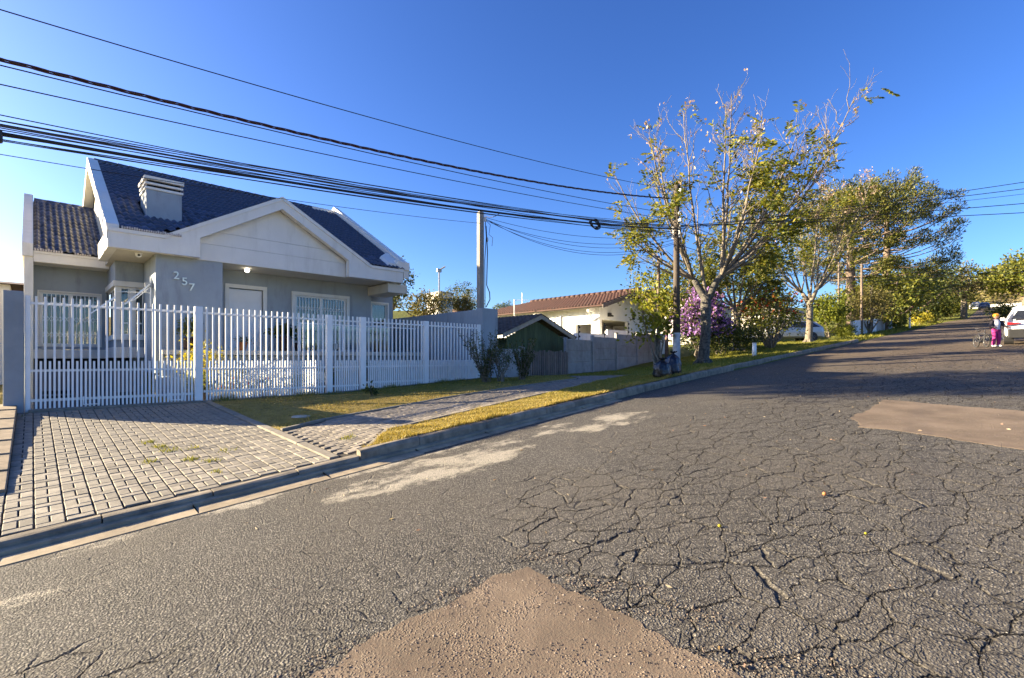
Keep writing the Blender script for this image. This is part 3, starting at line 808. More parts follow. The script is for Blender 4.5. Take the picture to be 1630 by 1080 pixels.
# weeds in the paving joints and at the foot of the fence
def weeds(name, pts, label, cat, grp=None):
    for i, (x, y, n, s) in enumerate(pts):
        P = np.stack([x + RNG.normal(0, s, n), y + RNG.normal(0, s, n)], 1)
        a = RNG.uniform(0, 2*np.pi, n); H = RNG.uniform(.02, .05, n)
        z = G(P[:,0], P[:,1])
        V = np.stack([np.stack([P[:,0]-.007*np.cos(a), P[:,1]-.007*np.sin(a), z-.01], 1), np.stack([P[:,0]+.007*np.cos(a), P[:,1]+.007*np.sin(a), z-.01], 1),
                      np.stack([P[:,0]+RNG.normal(0,.02,n), P[:,1]+RNG.normal(0,.02,n), z+H], 1)], 1).reshape(-1, 3)
        tag(np_mesh(name, V, np.arange(3*n).reshape(-1, 3), MAT['blade_green'], k=3), kind='stuff')
weeds('joint_weeds', [(1.27, 8.35, 60, .05), (1.33, 8.05, 70, .06), (1.2, 8.75, 40, .05), (1.05, 7.6, 40, .04), (1.45, 7.35, 60, .05), (1.62, 7.1, 50, .05), (1.6, 7.95, 30, .05),
      (1.9, 7.5, 30, .06), (1.55, 6.55, 25, .03), (3.35, 6.9, 60, .06), (-.28, 12.2, 70, .08)], '', '')
o = MB(); o.lathe([(.0, .02), (.16, .02), (.175, .0)], (3.55, 9.15, Gf(3.55, 9.15)), 20)
tag(o.build('inspection_cover', MAT['stone']), 'round pale inspection cover set in the shaded lawn by the driveway edging', 'manhole cover')
# low tan wall along the left side of the driveway
t = thing('low_wall', 'low tan stone wall running down the left edge of the driveway', 'wall', (-.30, 9.5, Gf(-.5, 9.5)))
y = 7.3
while y < 12.3:
    m = MB(); h = float(np.interp(y, [7, 12.4], [.045, .15]))
    m.hexa([(-.44, y, Gf(-.5, y)-.3), (-.19, y, Gf(-.5, y)-.3), (-.19, y+.795, Gf(-.5, y+.8)-.3), (-.44, y+.795, Gf(-.5, y+.8)-.3)],
           [(-.44, y, Gf(-.5, y)+h), (-.19, y, Gf(-.5, y)+h), (-.19, y+.795, Gf(-.5, y+.8)+h), (-.44, y+.795, Gf(-.5, y+.8)+h)])
    m.build('coping_stone', MAT['brown_stone'], t, bevel=.012)
    y += .80
# ------------------------------------------------------------------ the blue-grey house
house = thing('house', 'blue-grey single-storey house with white gable, dark tiled roof and number 257', 'house', (5, 17, .6))
SL = .567                                              # roof pitch

def bxs(name, mat, boxes, parent=house, bevel=.006):
    m = MB()
    for b in boxes: m.box(*b)
    return m.build(name, mat, parent, bevel=bevel)

def wall_y(name, x0, x1, y, th, z0, z1, holes, mat, parent=house):
    """wall across Y with rectangular holes (x0,x1,z0,z1)"""
    xs = sorted({x0, x1, *[h[0] for h in holes], *[h[1] for h in holes]})
    zs = sorted({z0, z1, *[h[2] for h in holes], *[h[3] for h in holes]})
    V, Fc = [], []
    ix = {}
    def vid(a, b_, f):
        k = (a, b_, f)
        if k not in ix: ix[k] = len(V); V.append((xs[a], y if f == 0 else y + th, zs[b_]))
        return ix[k]
    def solid(i, j):
        if i < 0 or j < 0 or i >= len(xs)-1 or j >= len(zs)-1: return False
        cx, cz = (xs[i]+xs[i+1])/2, (zs[j]+zs[j+1])/2
        return not any(h[0] < cx < h[1] and h[2] < cz < h[3] for h in holes)
    for i in range(len(xs)-1):
        for j in range(len(zs)-1):
            if not solid(i, j): continue
            a, b_, c, d = (i, j), (i+1, j), (i+1, j+1), (i, j+1)
            Fc.append([vid(*a, 0), vid(*b_, 0), vid(*c, 0), vid(*d, 0)])
            Fc.append([vid(*d, 1), vid(*c, 1), vid(*b_, 1), vid(*a, 1)])
            if not solid(i-1, j): Fc.append([vid(*a, 0), vid(*d, 0), vid(*d, 1), vid(*a, 1)])
            if not solid(i+1, j): Fc.append([vid(*b_, 1), vid(*c, 1), vid(*c, 0), vid(*b_, 0)])
            if not solid(i, j-1): Fc.append([vid(*a, 1), vid(*b_, 1), vid(*b_, 0), vid(*a, 0)])
            if not solid(i, j+1): Fc.append([vid(*d, 0), vid(*c, 0), vid(*c, 1), vid(*d, 1)])
    m = MB(); m.add(V, Fc)
    return m.build(name, mat, parent)

# --- walls
bxs('wall', MAT['blue_wall'], [(2.38, 3.99, 16.15, 18.2, 1.2, 4.60)])                      # block with the number
bxs('wall', MAT['blue_wall'], [(2.375, 2.45, 12.98, 16.14, -.6, 1.15)])                     # garden retaining wall by the ramp
wall_y('wall', 3.992, 9.48, 17.5, .2, 1.6, 4.62, [(4.5, 5.52, 1.83, 3.88), (6.57, 8.46, 1.83, 3.83)], MAT['blue_wall'])
bxs('wall', MAT['blue_wall'], [(9.40, 9.48, 17.70, 18.1, 1.6, 4.60)])
wall_y('wall', 9.482, 10.68, 17.9, .2, .9, 4.48, [(9.72, 10.42, 2.9, 3.82)], MAT['blue_wall'])
bxs('wall', MAT['blue_wall'], [(10.48, 10.68, 18.1, 26, .9, 4.48)])
bxs('wall', MAT['cream'], [(9.35, 10.15, 15.98, 17.6, 4.05, 4.38)])                       # dropped beam at the right end
wall_y('wall', .03, 1.71, 20.2, .2, 1.88, 4.42, [(.16, 1.54, 2.0, 3.60)], MAT['blue_wall'])
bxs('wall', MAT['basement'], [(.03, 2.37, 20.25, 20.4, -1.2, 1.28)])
m = MB(); m.prism([(15.95, 4.45), (21.8, 7.95), (27.6, 4.45)], 'x', 1.60, 1.75)
m.build('gable_wall', MAT['cream'], house)
bxs('wall', MAT['cream'], [(1.76, 9.8, 27.0, 27.2, 1, 4.6), (-.1, .03, 20.75, 27, -.5, 4.6)])
# sunlit cream-white pilaster edge of the number block and the slab bands
bxs('slab_band', MAT['white_wall'], [(.03, 1.70, 20.02, 20.20, 1.60, 1.87)]); bxs('slab_band', MAT['white_wall'], [(1.67, 2.374, 17.98, 20.2, 1.62, 1.93)])
bxs('column', MAT['white_wall'], [(-.16, .03, 19.42, 20.72, -.9, 4.66)])
# --- bay with the corner window
bxs('bay_wall', MAT['blue_wall'], [(1.71, 2.378, 18.05, 20.2, 1.932, 2.14)]); bxs('bay_wall', MAT['blue_wall'], [(1.71, 2.378, 18.05, 20.2, 3.85, 4.43)])
bxs('bay_cornice', MAT['white_wall'], [(1.66, 2.376, 17.98, 20.19, 3.69, 3.848)]); bxs('bay_sill', MAT['white_wall'], [(1.66, 2.376, 17.98, 20.19, 2.142, 2.27)])
bxs('bay_post', MAT['white_wall'], [(1.71, 1.83, 18.05, 18.19, 2.272, 3.688)]); bxs('bay_post', MAT['white_wall'], [(2.04, 2.17, 18.05, 18.17, 2.272, 3.688)])
w1 = bxs('window', MAT['white_frame'], [(1.83, 2.04, 18.10, 18.14, 2.272, 2.32), (1.83, 2.04, 18.10, 18.14, 3.64, 3.687), (1.83, 1.86, 18.10, 18.14, 2.32, 3.64), (2.01, 2.04, 18.10, 18.14, 2.32, 3.64), (1.86, 2.01, 18.105, 18.13, 2.62, 2.66)], bevel=0)
bxs('pane', MAT['glass'], [(1.86, 2.01, 18.115, 18.121, 2.32, 3.64)], w1, 0)
w1 = bxs('window', MAT['white_frame'], [(2.17, 2.372, 18.10, 18.14, 2.272, 2.32), (2.17, 2.372, 18.10, 18.14, 3.64, 3.687), (2.17, 2.20, 18.10, 18.14, 2.32, 3.64), (2.345, 2.372, 18.10, 18.14, 2.32, 3.64), (2.20, 2.345, 18.105, 18.13, 2.62, 2.66)], bevel=0)
bxs('pane', MAT['glass'], [(2.20, 2.345, 18.115, 18.121, 2.32, 3.64)], w1, 0)
w1 = bxs('window', MAT['white_frame'], [(1.75, 1.79, 18.19, 20.19, 2.272, 2.32), (1.75, 1.79, 18.19, 20.19, 3.64, 3.687), (1.75, 1.79, 18.19, 18.23, 2.32, 3.64), (1.75, 1.79, 19.1, 19.15, 2.32, 3.64)], bevel=0)
bxs('pane', MAT['glass'], [(1.765, 1.77, 18.23, 20.19, 2.32, 3.64)], w1, 0)
def curtain(x0, x1, y, z0, z1, parent, name='curtain', fold=.05, dark=False):
    n = int((x1 - x0) / .022)
    X = np.linspace(x0, x1, n)
    Yc = y + fold * .5 * np.sin(X * 2 * np.pi / .12 + .8*np.sin(X*9)) + .01*np.sin(X*151)
    XX = np.repeat(X[:, None], 2, 1); YY = np.repeat(Yc[:, None], 2, 1); ZZ = np.repeat(np.array([[z0, z1]]), n, 0)
    return grid_mesh(name, XX, YY, ZZ, MAT['curtain'], parent)
curtain(1.84, 2.0, 18.35, 2.28, 3.66, house)
bxs('interior', MAT['dark'], [(1.82, 2.37, 19.2, 19.25, 2.28, 3.68)], bevel=0)

# --- windows with folding grilles
def lattice(x0, x1, y, z0, z1, parent, step=.105):
    m = MB()
    n = max(2, round((x1 - x0) / step)); s = (x1 - x0) / n
    for k in range(n + 1):
        m.box(x0 + k*s - .010, x0 + k*s + .010, y - .008, y + .008, z0, z1)
    for zc in (z0 + .18*(z1-z0), z0 + .5*(z1-z0), z0 + .80*(z1-z0)):
        for k in range(n):
            a, b_ = x0 + k*s, x0 + (k+1)*s
            hh = .085
            for sg in (1, -1):
                m.hexa([(a, y-.012, zc - sg*hh - .010), (b_, y-.012, zc + sg*hh - .010), (b_, y-.008, zc + sg*hh - .010), (a, y-.008, zc - sg*hh - .010)],
                       [(a, y-.012, zc - sg*hh + .010), (b_, y-.012, zc + sg*hh + .010), (b_, y-.008, zc + sg*hh + .010), (a, y-.008, zc - sg*hh + .010)])
    return m.build('grille', MAT['white_metal'], parent)

def window(x0, x1, y, z0, z1, panes=2, grille=True, trim=.0, depth=.09, room=.8, curt=True, parent=house):
    f = .055
    b = [(x0, x1, y + .02, y + depth, z0, z0 + f), (x0, x1, y + .02, y + depth, z1 - f, z1), (x0, x0 + f, y + .02, y + depth, z0 + f, z1 - f), (x1 - f, x1, y + .02, y + depth, z0 + f, z1 - f)]
    wd = (x1 - x0 - 2*f) / panes
    for k in range(1, panes): b.append((x0 + f + k*wd - .03, x0 + f + k*wd + .03, y + .035, y + depth - .01, z0 + f, z1 - f))
    fr = bxs('window', MAT['white_frame'], b, parent)
    for k in range(panes):
        p0 = x0 + f + k*wd + (.031 if k else .001); p1 = x0 + f + (k+1)*wd - (.031 if k < panes-1 else .001)
        bxs('pane', MAT['glass'], [(p0, p1, y + .062, y + .068, z0 + f + .001, z1 - f - .001)], fr, 0)
        if grille: lattice(p0 + .01, p1 - .01, y + .045, z0 + f, z1 - f, fr)
    if curt: curtain(x0 + .02, x1 - .02, y + .22, z0 + .02, z1 - .03, fr)
    bxs('interior', MAT['dark'], [(x0 - .1, x1 + .1, y + room, y + room + .05, z0 - .1, z1 + .1)], parent, 0)
    return fr
def trim(x0, x1, y, z0, z1, wdt, out, parent=house, sill=True):
    b = [(x0 - wdt, x0, y - out, y + .03, z0, z1), (x1, x1 + wdt, y - out, y + .03, z0, z1), (x0 - wdt, x1 + wdt, y - out, y + .03, z1, z1 + wdt)]
    if sill: b.append((x0 - wdt, x1 + wdt, y - out, y + .03, z0 - wdt, z0))
    return bxs('trim', MAT['white_wall'], b, parent)
window(.16, 1.54, 20.20, 2.0, 3.60, 2, True, curt=True)
trim(.16, 1.54, 20.2, 2.0, 3.60, .045, .03)
wf = window(6.57, 8.46, 17.5, 1.83, 3.83, 2, True)
trim(6.57, 8.46, 17.5, 1.84, 3.83, .12, .045, sill=False)
window(9.72, 10.42, 17.9, 2.9, 3.82, 1, False, curt=True)
trim(9.72, 10.42, 17.9, 2.9, 3.82, .07, .04)
d = bxs('door', MAT['door'], [(4.515, 5.505, 17.56, 17.61, 1.84, 3.86)])
m = MB()
for k in range(5): m.box(4.53, 5.49, 17.553, 17.561, 1.95 + k*.38, 1.955 + k*.38)
m.build('groove', MAT['white_wall'], d)
m = MB(); m.tube([(4.62, 17.50, 2.55), (4.62, 17.50, 3.15)], .016, 8); m.tube([(4.62, 17.50, 2.62), (4.62, 17.56, 2.62)], .012, 6); m.tube([(4.62, 17.50, 3.08), (4.62, 17.56, 3.08)], .012, 6)
m.build('handle', MAT['chrome'], d, smooth=True)
trim(4.5, 5.52, 17.5, 1.84, 3.88, .12, .045, sill=False)

# --- white fascia with the raking gable boards, siding boards behind it
m = MB()
m.prism([(1.36, 4.42), (3.35, 4.42), (3.35, 4.97), (5.55, 6.25), (7.75, 4.97), (7.75, 4.42), (9.87, 4.42), (9.87, 4.90), (8.59, 4.90), (5.55, 6.62), (2.51, 4.90), (1.36, 4.90)], 'y', 15.80, 16.02)
m.build('fascia', MAT['white_wall'], house, bevel=.01)
m = MB()
m.prism([(1.34, 4.81), (2.54, 4.81), (5.55, 6.52), (8.56, 4.81), (9.89, 4.81), (9.89, 4.905), (8.59, 4.905), (5.55, 6.63), (2.51, 4.905), (1.34, 4.905)], 'y', 15.765, 15.798)
m.build('fascia_moulding', MAT['white_wall'], house, bevel=.006)
bxs('fascia', MAT['white_wall'], [(1.36, 1.56, 16.022, 18.4, 4.42, 4.90)]); bxs('fascia', MAT['white_wall'], [(9.67, 9.87, 16.022, 17.9, 4.44, 5.28)])
zb = [4.42, 4.89, 5.27, 5.61, 6.3]
def gx_(z): return min(2.2, (6.25 - z) / .5818 + .02)
for k in range(4):
    a, b_ = zb[k] + (.006 if k else 0), zb[k+1] - .006
    m = MB()
    wa, wb = gx_(a), gx_(b_)
    pl = [(5.55 - wa, a), (5.55 + wa, a)]
    if wa == 2.2 and wb < 2.2: pl += [(7.75, 4.97), (5.55 + wb, b_), (5.55 - wb, b_), (3.35, 4.97)] if a < 4.97 < b_ else [(5.55 + wb, b_), (5.55 - wb, b_)]
    elif k == 3: pl += [(5.55, 6.27)]
    else: pl += [(5.55 + wb, b_), (5.55 - wb, b_)]
    m.prism(pl, 'y', 16.10, 16.14)
    m.build('siding_board', MAT['white_wall'], house, bevel=.008)
m = MB(); m.prism([(3.3, 4.43), (7.8, 4.43), (7.8, 5.0), (5.55, 6.28), (3.3, 5.0)], 'y', 16.142, 16.148)
m.build('siding_back', MAT['cream'], house)
bxs('soffit', MAT['cream'], [(1.56, 3.34, 16.022, 16.148, 4.44, 4.47)], bevel=0); bxs('soffit', MAT['cream'], [(3.995, 9.66, 16.16, 17.498, 4.435, 4.475)], bevel=0)
bxs('soffit', MAT['cream'], [(1.56, 2.376, 16.15, 18.4, 4.432, 4.47)], bevel=0); bxs('soffit', MAT['cream'], [(9.4, 10.7, 17.52, 18.0, 4.485, 4.52)], bevel=0)
# rakes of the main gable (left end) and parapet of the right end
for nm, x0, x1, up in (('rake_board', 1.33, 1.58, .10), ('rake_board', 9.92, 10.12, .28)):
    m = MB()
    z0 = 4.90
    m.prism([(15.83, z0 - .29), (15.83, z0 + up), (21.8, z0 + 6*SL + up), (27.8, z0 + up), (27.8, z0 - .30), (21.8, z0 + 6*SL - .26)], 'x', x0, x1)
    m.build(nm, MAT['white_wall'], house, bevel=.01)
bxs('parapet_block', MAT['white_wall'], [(9.66, 10.14, 15.78, 16.3, 4.91, 5.20)])
m = MB(); m.hexa([(9.25, 15.9, 4.99), (9.9, 15.9, 4.99), (9.9, 17.0, 5.60), (9.25, 16.5, 5.32)], [(9.35, 15.9, 5.12), (9.9, 15.9, 5.12), (9.9, 17.0, 5.76), (9.35, 16.5, 5.46)])
m.build('flashing', MAT['white_wall'], house)
bxs('ridge_cap', MAT['white_wall'], [(8.9, 10.1, 21.7, 21.95, 8.24, 8.40)])

# --- roofs
def tile_mesh(wd, ln):
    b = MB()
    px = [0, .18, .34, .5, .66, .82, 1.0]; pz = [.004, .010, .034, .044, .034, .010, .004]
    n = len(px)
    V = []
    for y, dz in ((0, .020), (ln, 0.0)):
        V += [((p - .5) * wd * 1.04, y, z + dz) for p, z in zip(px, pz)]
    V += [((p - .5) * wd * 1.04, .004, z + .020 - .018) for p, z in zip(px, pz)]
    Fc = [(i, i+1, n+i+1, n+i) for i in range(n-1)] + [(2*n+i, 2*n+i+1, i+1, i) for i in range(n-1)]
    b.add(V, Fc)
    me = bpy.data.meshes.new('tile')
    me.from_pydata(b.V, [], b.F)
    me.polygons.foreach_set('use_smooth', [True]*len(Fc))
    me.materials.append(MAT['tile'])
    return me
ang = math.atan(SL)
def tiles(parent, x0, x1, y0, z0, y1, ncol, gauge, skip=None, limit=0, sm=0):
    wd = (x1 - x0) / ncol
    me = tile_mesh(wd, gauge * 1.15)
    nrow = int((y1 - y0) / math.cos(ang) / gauge)
    po = offset(parent)
    place = []
    for r in range(nrow):
        for c in range(ncol):
            x = x0 + (c + .5) * wd; s = r * gauge
            y = y0 + s * math.cos(ang); z = z0 + s * math.sin(ang)
            if skip and skip(x, y + .15): continue
            place.append((x, y, z))
    place.sort(key=lambda p: p[0]**2 + p[1]**2)
    V, Fc = [], []
    for i, (x, y, z) in enumerate(place):
        mt = Matrix.Translation(Vector((x, y, z + random.uniform(0, .004))) - po) @ Matrix.Rotation(ang + random.uniform(-.01, .01), 4, 'X') @ Matrix.Rotation(random.uniform(-.012, .012), 4, 'Z')
        if i < limit:
            o = link('tile', me, parent); o.matrix_local = mt
        else:
            b0 = len(V); V += [tuple(mt @ v.co) for v in me.vertices]; Fc += [tuple(j + b0 for j in p.vertices) for p in me.polygons]
    if V:
        mm = bpy.data.meshes.new('tile_field'); mm.from_pydata(V, [], Fc); mm.materials.append(MAT['tile'])
        mm.polygons.foreach_set('use_smooth', [True]*len(Fc))
        tag(link('tile_field', mm, parent), kind='stuff')
m = MB()
m.hexa([(1.45, 16.16, 4.92), (9.95, 16.16, 4.92), (9.95, 21.8, 8.12), (1.45, 21.8, 8.12)], [(1.45, 16.16, 5.09), (9.95, 16.16, 5.09), (9.95, 21.8, 8.29), (1.45, 21.8, 8.29)])
m.hexa([(1.45, 21.8, 8.12), (9.95, 21.8, 8.12), (9.95, 27.8, 4.72), (1.45, 27.8, 4.72)], [(1.45, 21.8, 8.29), (9.95, 21.8, 8.29), (9.95, 27.8, 4.90), (1.45, 27.8, 4.90)])
# dormer gable slopes
m.add([(2.51, 16.02, 4.91), (5.55, 16.02, 6.63), (5.55, 18.95, 6.63), (8.59, 16.02, 4.91)], [(0, 1, 2), (1, 3, 2)])
roof = m.build('roof', MAT['roof_under'], house)
def in_dormer(x, y): return abs(x - 5.55) < 3.04 * (1 - (y - 15.8) / 3.03) + .02 if y < 18.83 else False
chim = lambda x, y: 2.28 < x < 3.12 and 16.85 < y < 17.95
tiles(roof, 1.60, 9.90, 15.76, 4.915, 21.85, 53, .335, lambda x, y: in_dormer(x, y) or chim(x, y), 146)
m = MB()
for k in range(27): 
    x = 1.50 + k * .315
    m.tube([(x, 21.8, 8.335), (x + .33, 21.8, 8.335)], [.10, .085], 8)
m.build('ridge_tiles', MAT['tile'], roof, smooth=True)
m = MB()
for k in range(26): m.box(1.62 + k*.05, 1.655 + k*.05 , 15.742, 15.80, 4.915, 4.95 + random.uniform(0, .035))
m.build('eave_mortar', MAT['mortar'], roof)
# left wing
bxs('fascia', MAT['white_wall'], [(.032, 1.70, 19.40, 19.56, 4.36, 4.668)])
bxs('fascia_moulding', MAT['white_wall'], [(.034, 1.698, 19.37, 19.398, 4.60, 4.672)])
bxs('soffit', MAT['white_wall'], [(.032, 1.70, 19.562, 20.195, 4.37, 4.41)], bevel=0)
m = MB()
WY, WZ, WD = 19.42, 4.67, 4.1
for (sa, sb, ya, yb) in ((0, 1, WY, WY + WD), (1, 0, WY + WD, WY + 2*WD)):
    za, zb_ = WZ + sa*WD*SL, WZ + sb*WD*SL
    m.hexa([(.03, ya, za-.09), (1.66, ya, za-.09), (1.66, yb, zb_-.09), (.03, yb, zb_-.09)], [(.03, ya, za), (1.66, ya, za), (1.66, yb, zb_), (.03, yb, zb_)])
roof2 = m.build('roof', MAT['roof_under'], house)
tiles(roof2, .04, 1.68, 19.35, 4.69, WY + WD + .05, 11, .335, None, 400)
m = MB()
for k in range(5): m.tube([(.05 + k*.325, WY + WD, WZ + .05 + WD*SL), (.39 + k*.325, WY + WD, WZ + .05 + WD*SL)], [.10, .085], 8)
m.build('ridge_tiles', MAT['tile'], roof2, smooth=True)
m = MB()
for k in range(11): m.box(.05 + k*.055, .09 + k*.055, 19.335, 19.39, 4.675, 4.72 + random.uniform(0, .04))
for k in range(7): m.box(.90 + k*.055, .94 + k*.055, 19.335, 19.39, 4.675, 4.70 + random.uniform(0, .03))
m.build('eave_mortar', MAT['mortar'], roof2)
m = MB(); m.prism([(19.36, 4.50), (19.36, 4.86), (WY + WD, 4.92 + WD*SL), (27.5, 4.8), (27.5, 4.3)], 'x', -.19, .028)
m.build('parapet', MAT['white_wall'], house, bevel=.01)
# chimney
ch = bxs('chimney', MAT['blue_wall'], [(2.28, 3.12, 16.9, 17.9, 5.1, 6.36)])
bxs('louvre', MAT['white_wall'], [(2.25, 3.15, 16.87, 17.93, 6.362, 6.43)]); bxs('louvre', MAT['white_wall'], [(2.25, 3.15, 16.87, 17.93, 6.50, 6.56)], ch); bxs('louvre', MAT['white_wall'], [(2.23, 3.17, 16.85, 17.95, 6.63, 6.73)], ch)
bxs('flue', MAT['dark'], [(2.31, 3.09, 16.95, 17.85, 6.432, 6.628)], ch, 0)
bxs('flashing', MAT['white_wall'], [(2.25, 3.15, 16.855, 16.897, 5.44, 5.56)], ch)

# --- basement seen through the driveway gate
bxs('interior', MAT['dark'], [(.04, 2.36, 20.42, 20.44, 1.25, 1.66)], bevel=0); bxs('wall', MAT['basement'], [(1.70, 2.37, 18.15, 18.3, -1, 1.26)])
for r in range(2):
    for k in range(7): bxs('vent', MAT['dark'], [(.18 + k*.11, .27 + k*.11, 20.235, 20.252, .37 + r*.15, .47 + r*.15)], bevel=0)
bxs('vent', MAT['dark'], [(1.76, 2.2, 18.135, 18.152, .15, .62)], bevel=0)
# --- porch
bxs('porch', MAT['cream'], [(2.46, 10.6, 15.45, 17.49, 1.70, 1.828)])
bxs('porch_wall', MAT['blue_wall'], [(2.46, 10.6, 15.62, 15.8, .5, 1.698)])
bxs('step', MAT['cream'], [(4.3, 5.8, 15.05, 15.448, .7, 1.52), (4.3, 5.8, 14.65, 15.048, .7, 1.24)])
rl = bxs('glass_railing', MAT['white_metal'], [(6.0, 10.3, 15.60, 15.64, 2.70, 2.735)] + [(x, x+.04, 15.6, 15.64, 1.83, 2.70) for x in (6.0, 7.4, 8.8, 10.2)])
for a in (6.05, 7.45, 8.85): bxs('pane', MAT['glass'], [(a, a + 1.33, 15.615, 15.622, 1.9, 2.68)], rl, 0)
# --- house number, lamp, cameras, bracket arm
dg = None
for ch_, x, z in (('2', 2.80, 3.80), ('5', 2.995, 3.655), ('7', 3.165, 3.51)):
    cu = bpy.data.curves.new('house_number', 'FONT'); cu.body = ch_; cu.size = .30; cu.extrude = .018; cu.bevel_depth = .003
    tmp = bpy.data.objects.new('house_number', cu); COL.objects.link(tmp)
    dg = bpy.context.evaluated_depsgraph_get()
    me = bpy.data.meshes.new_from_object(tmp.evaluated_get(dg))
    bpy.data.objects.remove(tmp)
    me.materials.clear(); me.materials.append(MAT['chrome'])
    o = link('number', me, house)
    o.location = Vector((x - .03, 16.115, z)) - Vector(house.location); o.rotation_euler = (R(90), 0, 0)
em = NT('lit_bulb'); em.set((.9, .9, .88), .4); em.b.inputs['Emission Color'].default_value = (1, .93, .8, 1); em.b.inputs['Emission Strength'].default_value = 1.6
m = MB(); m.ell((4.82, 16.75, 4.37), (.075, .075, .065), 14, 8); b1 = m.build('ceiling_lamp', em.mat, house, smooth=True)
m = MB(); m.lathe([(.09, 0), (.09, .03)], (2.03, 16.3, 4.41), 14); m.ell((2.03, 16.27, 4.37), (.075, .075, .07), 14, 8)
c1 = m.build('security_camera', MAT['white_metal'], house, smooth=True)
m = MB(); m.ell((2.03, 16.205, 4.355), (.032, .016, .03), 10, 6); m.build('lens', MAT['plastic'], c1, smooth=True)
m = MB(); m.lathe([(.05, 0), (.05, .05)], (10.0, 16.6, 4.33), 12); m.tube([(10.0, 16.6, 4.33), (10.0, 16.4, 4.22)], .035, 8)
m.build('security_camera', MAT['white_metal'], house, smooth=True)
m = MB()
m.tube([(2.33, 16.55, 3.02), (2.33, 16.55, 3.86)], .016, 6)
m.tube([(2.33, 16.55, 3.66), (2.02, 16.30, 3.32), (1.72, 16.1, 3.02)], [.028, .024, .016], 4); m.tube([(2.33, 16.55, 3.58), (1.98, 16.28, 3.20), (1.74, 16.12, 3.02)], [.012, .012, .010], 4)
m.tube([(2.33, 16.55, 3.38), (2.12, 16.38, 3.46)], .010, 4)
m.tube([(1.55, 16.35, 3.20), (1.30, 16.2, 2.96), (1.02, 16.05, 2.70)], [.026, .022, .014], 4)
m.tube([(1.55, 16.35, 2.9), (1.55, 16.35, 3.45)], .014, 6); m.tube([(1.55, 16.35, 3.35), (2.34, 16.56, 3.42)], .008, 4)
m.build('folding_bracket', MAT['white_metal'], house)
bxs('meter_box', MAT['grey_metal'], [(2.20, 2.374, 16.52, 16.72, 3.56, 3.68)])

# ------------------------------------------------------------------ front fence, gates and pillars
ZT = 2.63          # top rail
def fence_bar(name, z0, z1, r=.0165):
    b = MB(); b.box(-r, r, -r, r, 0, z1 - z0)
    me = bpy.data.meshes.new(name); me.from_pydata(b.V, [], b.F); me.materials.append(MAT['white_metal'])
    return me
def fence_run(name, label, cat, x0, x1, zb, zbot, y=12.72, post=None, group=None, off=.06):
    t = thing(name, label, cat, ((x0+x1)/2, y, zb), 0, group)
    b = MB()
    b.box(x0, x1, y - .019, y + .019, ZT - .022, ZT + .022)
    b.build('rail', MAT['white_metal'], t, bevel=.004)
    b = MB(); b.box(x0, x1, y - .0195, y + .0195, 1.35, 1.392); b.build('rail', MAT['white_metal'], t, bevel=.004)
    b = MB(); b.box(x0, x1, y - .0195, y + .0195, zbot, zbot + .05); b.build('rail', MAT['white_metal'], t, bevel=.004)
    ml = fence_bar('bar', zb, 2.76); ms = fence_bar('short_bar', zb, 1.55)
    k = 0
    x = x0 + off
    while x < x1 - .02:
        for me, dx in ((ml, 0), (ms, .0635)):
            if x + dx > x1 - .02: continue
            o = link('bar', me, t)
            lift = max(0, Gf(x + dx, 12.55) - zb - .02) if name != 'driveway_gate' else 0
            o.location = (x + dx - (x0+x1)/2 + random.uniform(-.003, .003), -.035, lift * 0)
        x += .127
    return t
def post(x, zb, w=.16, parent=None, y=12.72, top=2.765):
    b = MB(); b.box(x - w/2, x + w/2, y - .06, y + .06, zb, top)
    return b.build('post', MAT['white_metal'], parent, bevel=.008)
gate = fence_run('driveway_gate', 'wide white barred driveway gate between the grey pillar and the paved ramp', 'gate', -.02, 2.56, .66, .79, off=.075)
for xg in (.72, 2.12):
    b = MB(); b.tube([(xg, 12.66, .86), (xg, 12.66, .70), (xg + .24, 12.66, .70), (xg + .24, 12.66, .86)], .013, 6); b.build('gate_guide', MAT['white_metal'], gate)
post(-.055, .60, .07, gate)
fence = fence_run('front_fence', 'long white barred fence panel in front of the garden porch', 'fence', 2.76, 5.56, .60, .83)
post(2.66, .58, .155, fence)
post(5.665, .60, .155, fence)
pg = fence_run('pedestrian_gate', 'narrow white barred gate with a lock between two white posts', 'gate', 5.76, 6.52, .66, .83)
post(6.63, .62, .17, pg)
b = MB(); b.box(5.77, 5.87, 12.64, 12.70, 1.85, 2.0); b.build('lock', MAT['grey_metal'], pg)
f2 = fence_run('front_fence', 'white barred fence panel before the blue side wall, right of the small gate', 'fence', 6.74, 10.93, .70, .90)
post(8.75, .72, .155, f2); post(10.95, .80, .12, f2)
b = MB(); b.box(2.74, 10.9, 12.78, 12.92, .35, .655)
tag(b.build('fence_footing', MAT['concrete_pale'], bevel=.01), 'low pale concrete footing under the white garden fence', 'footing')

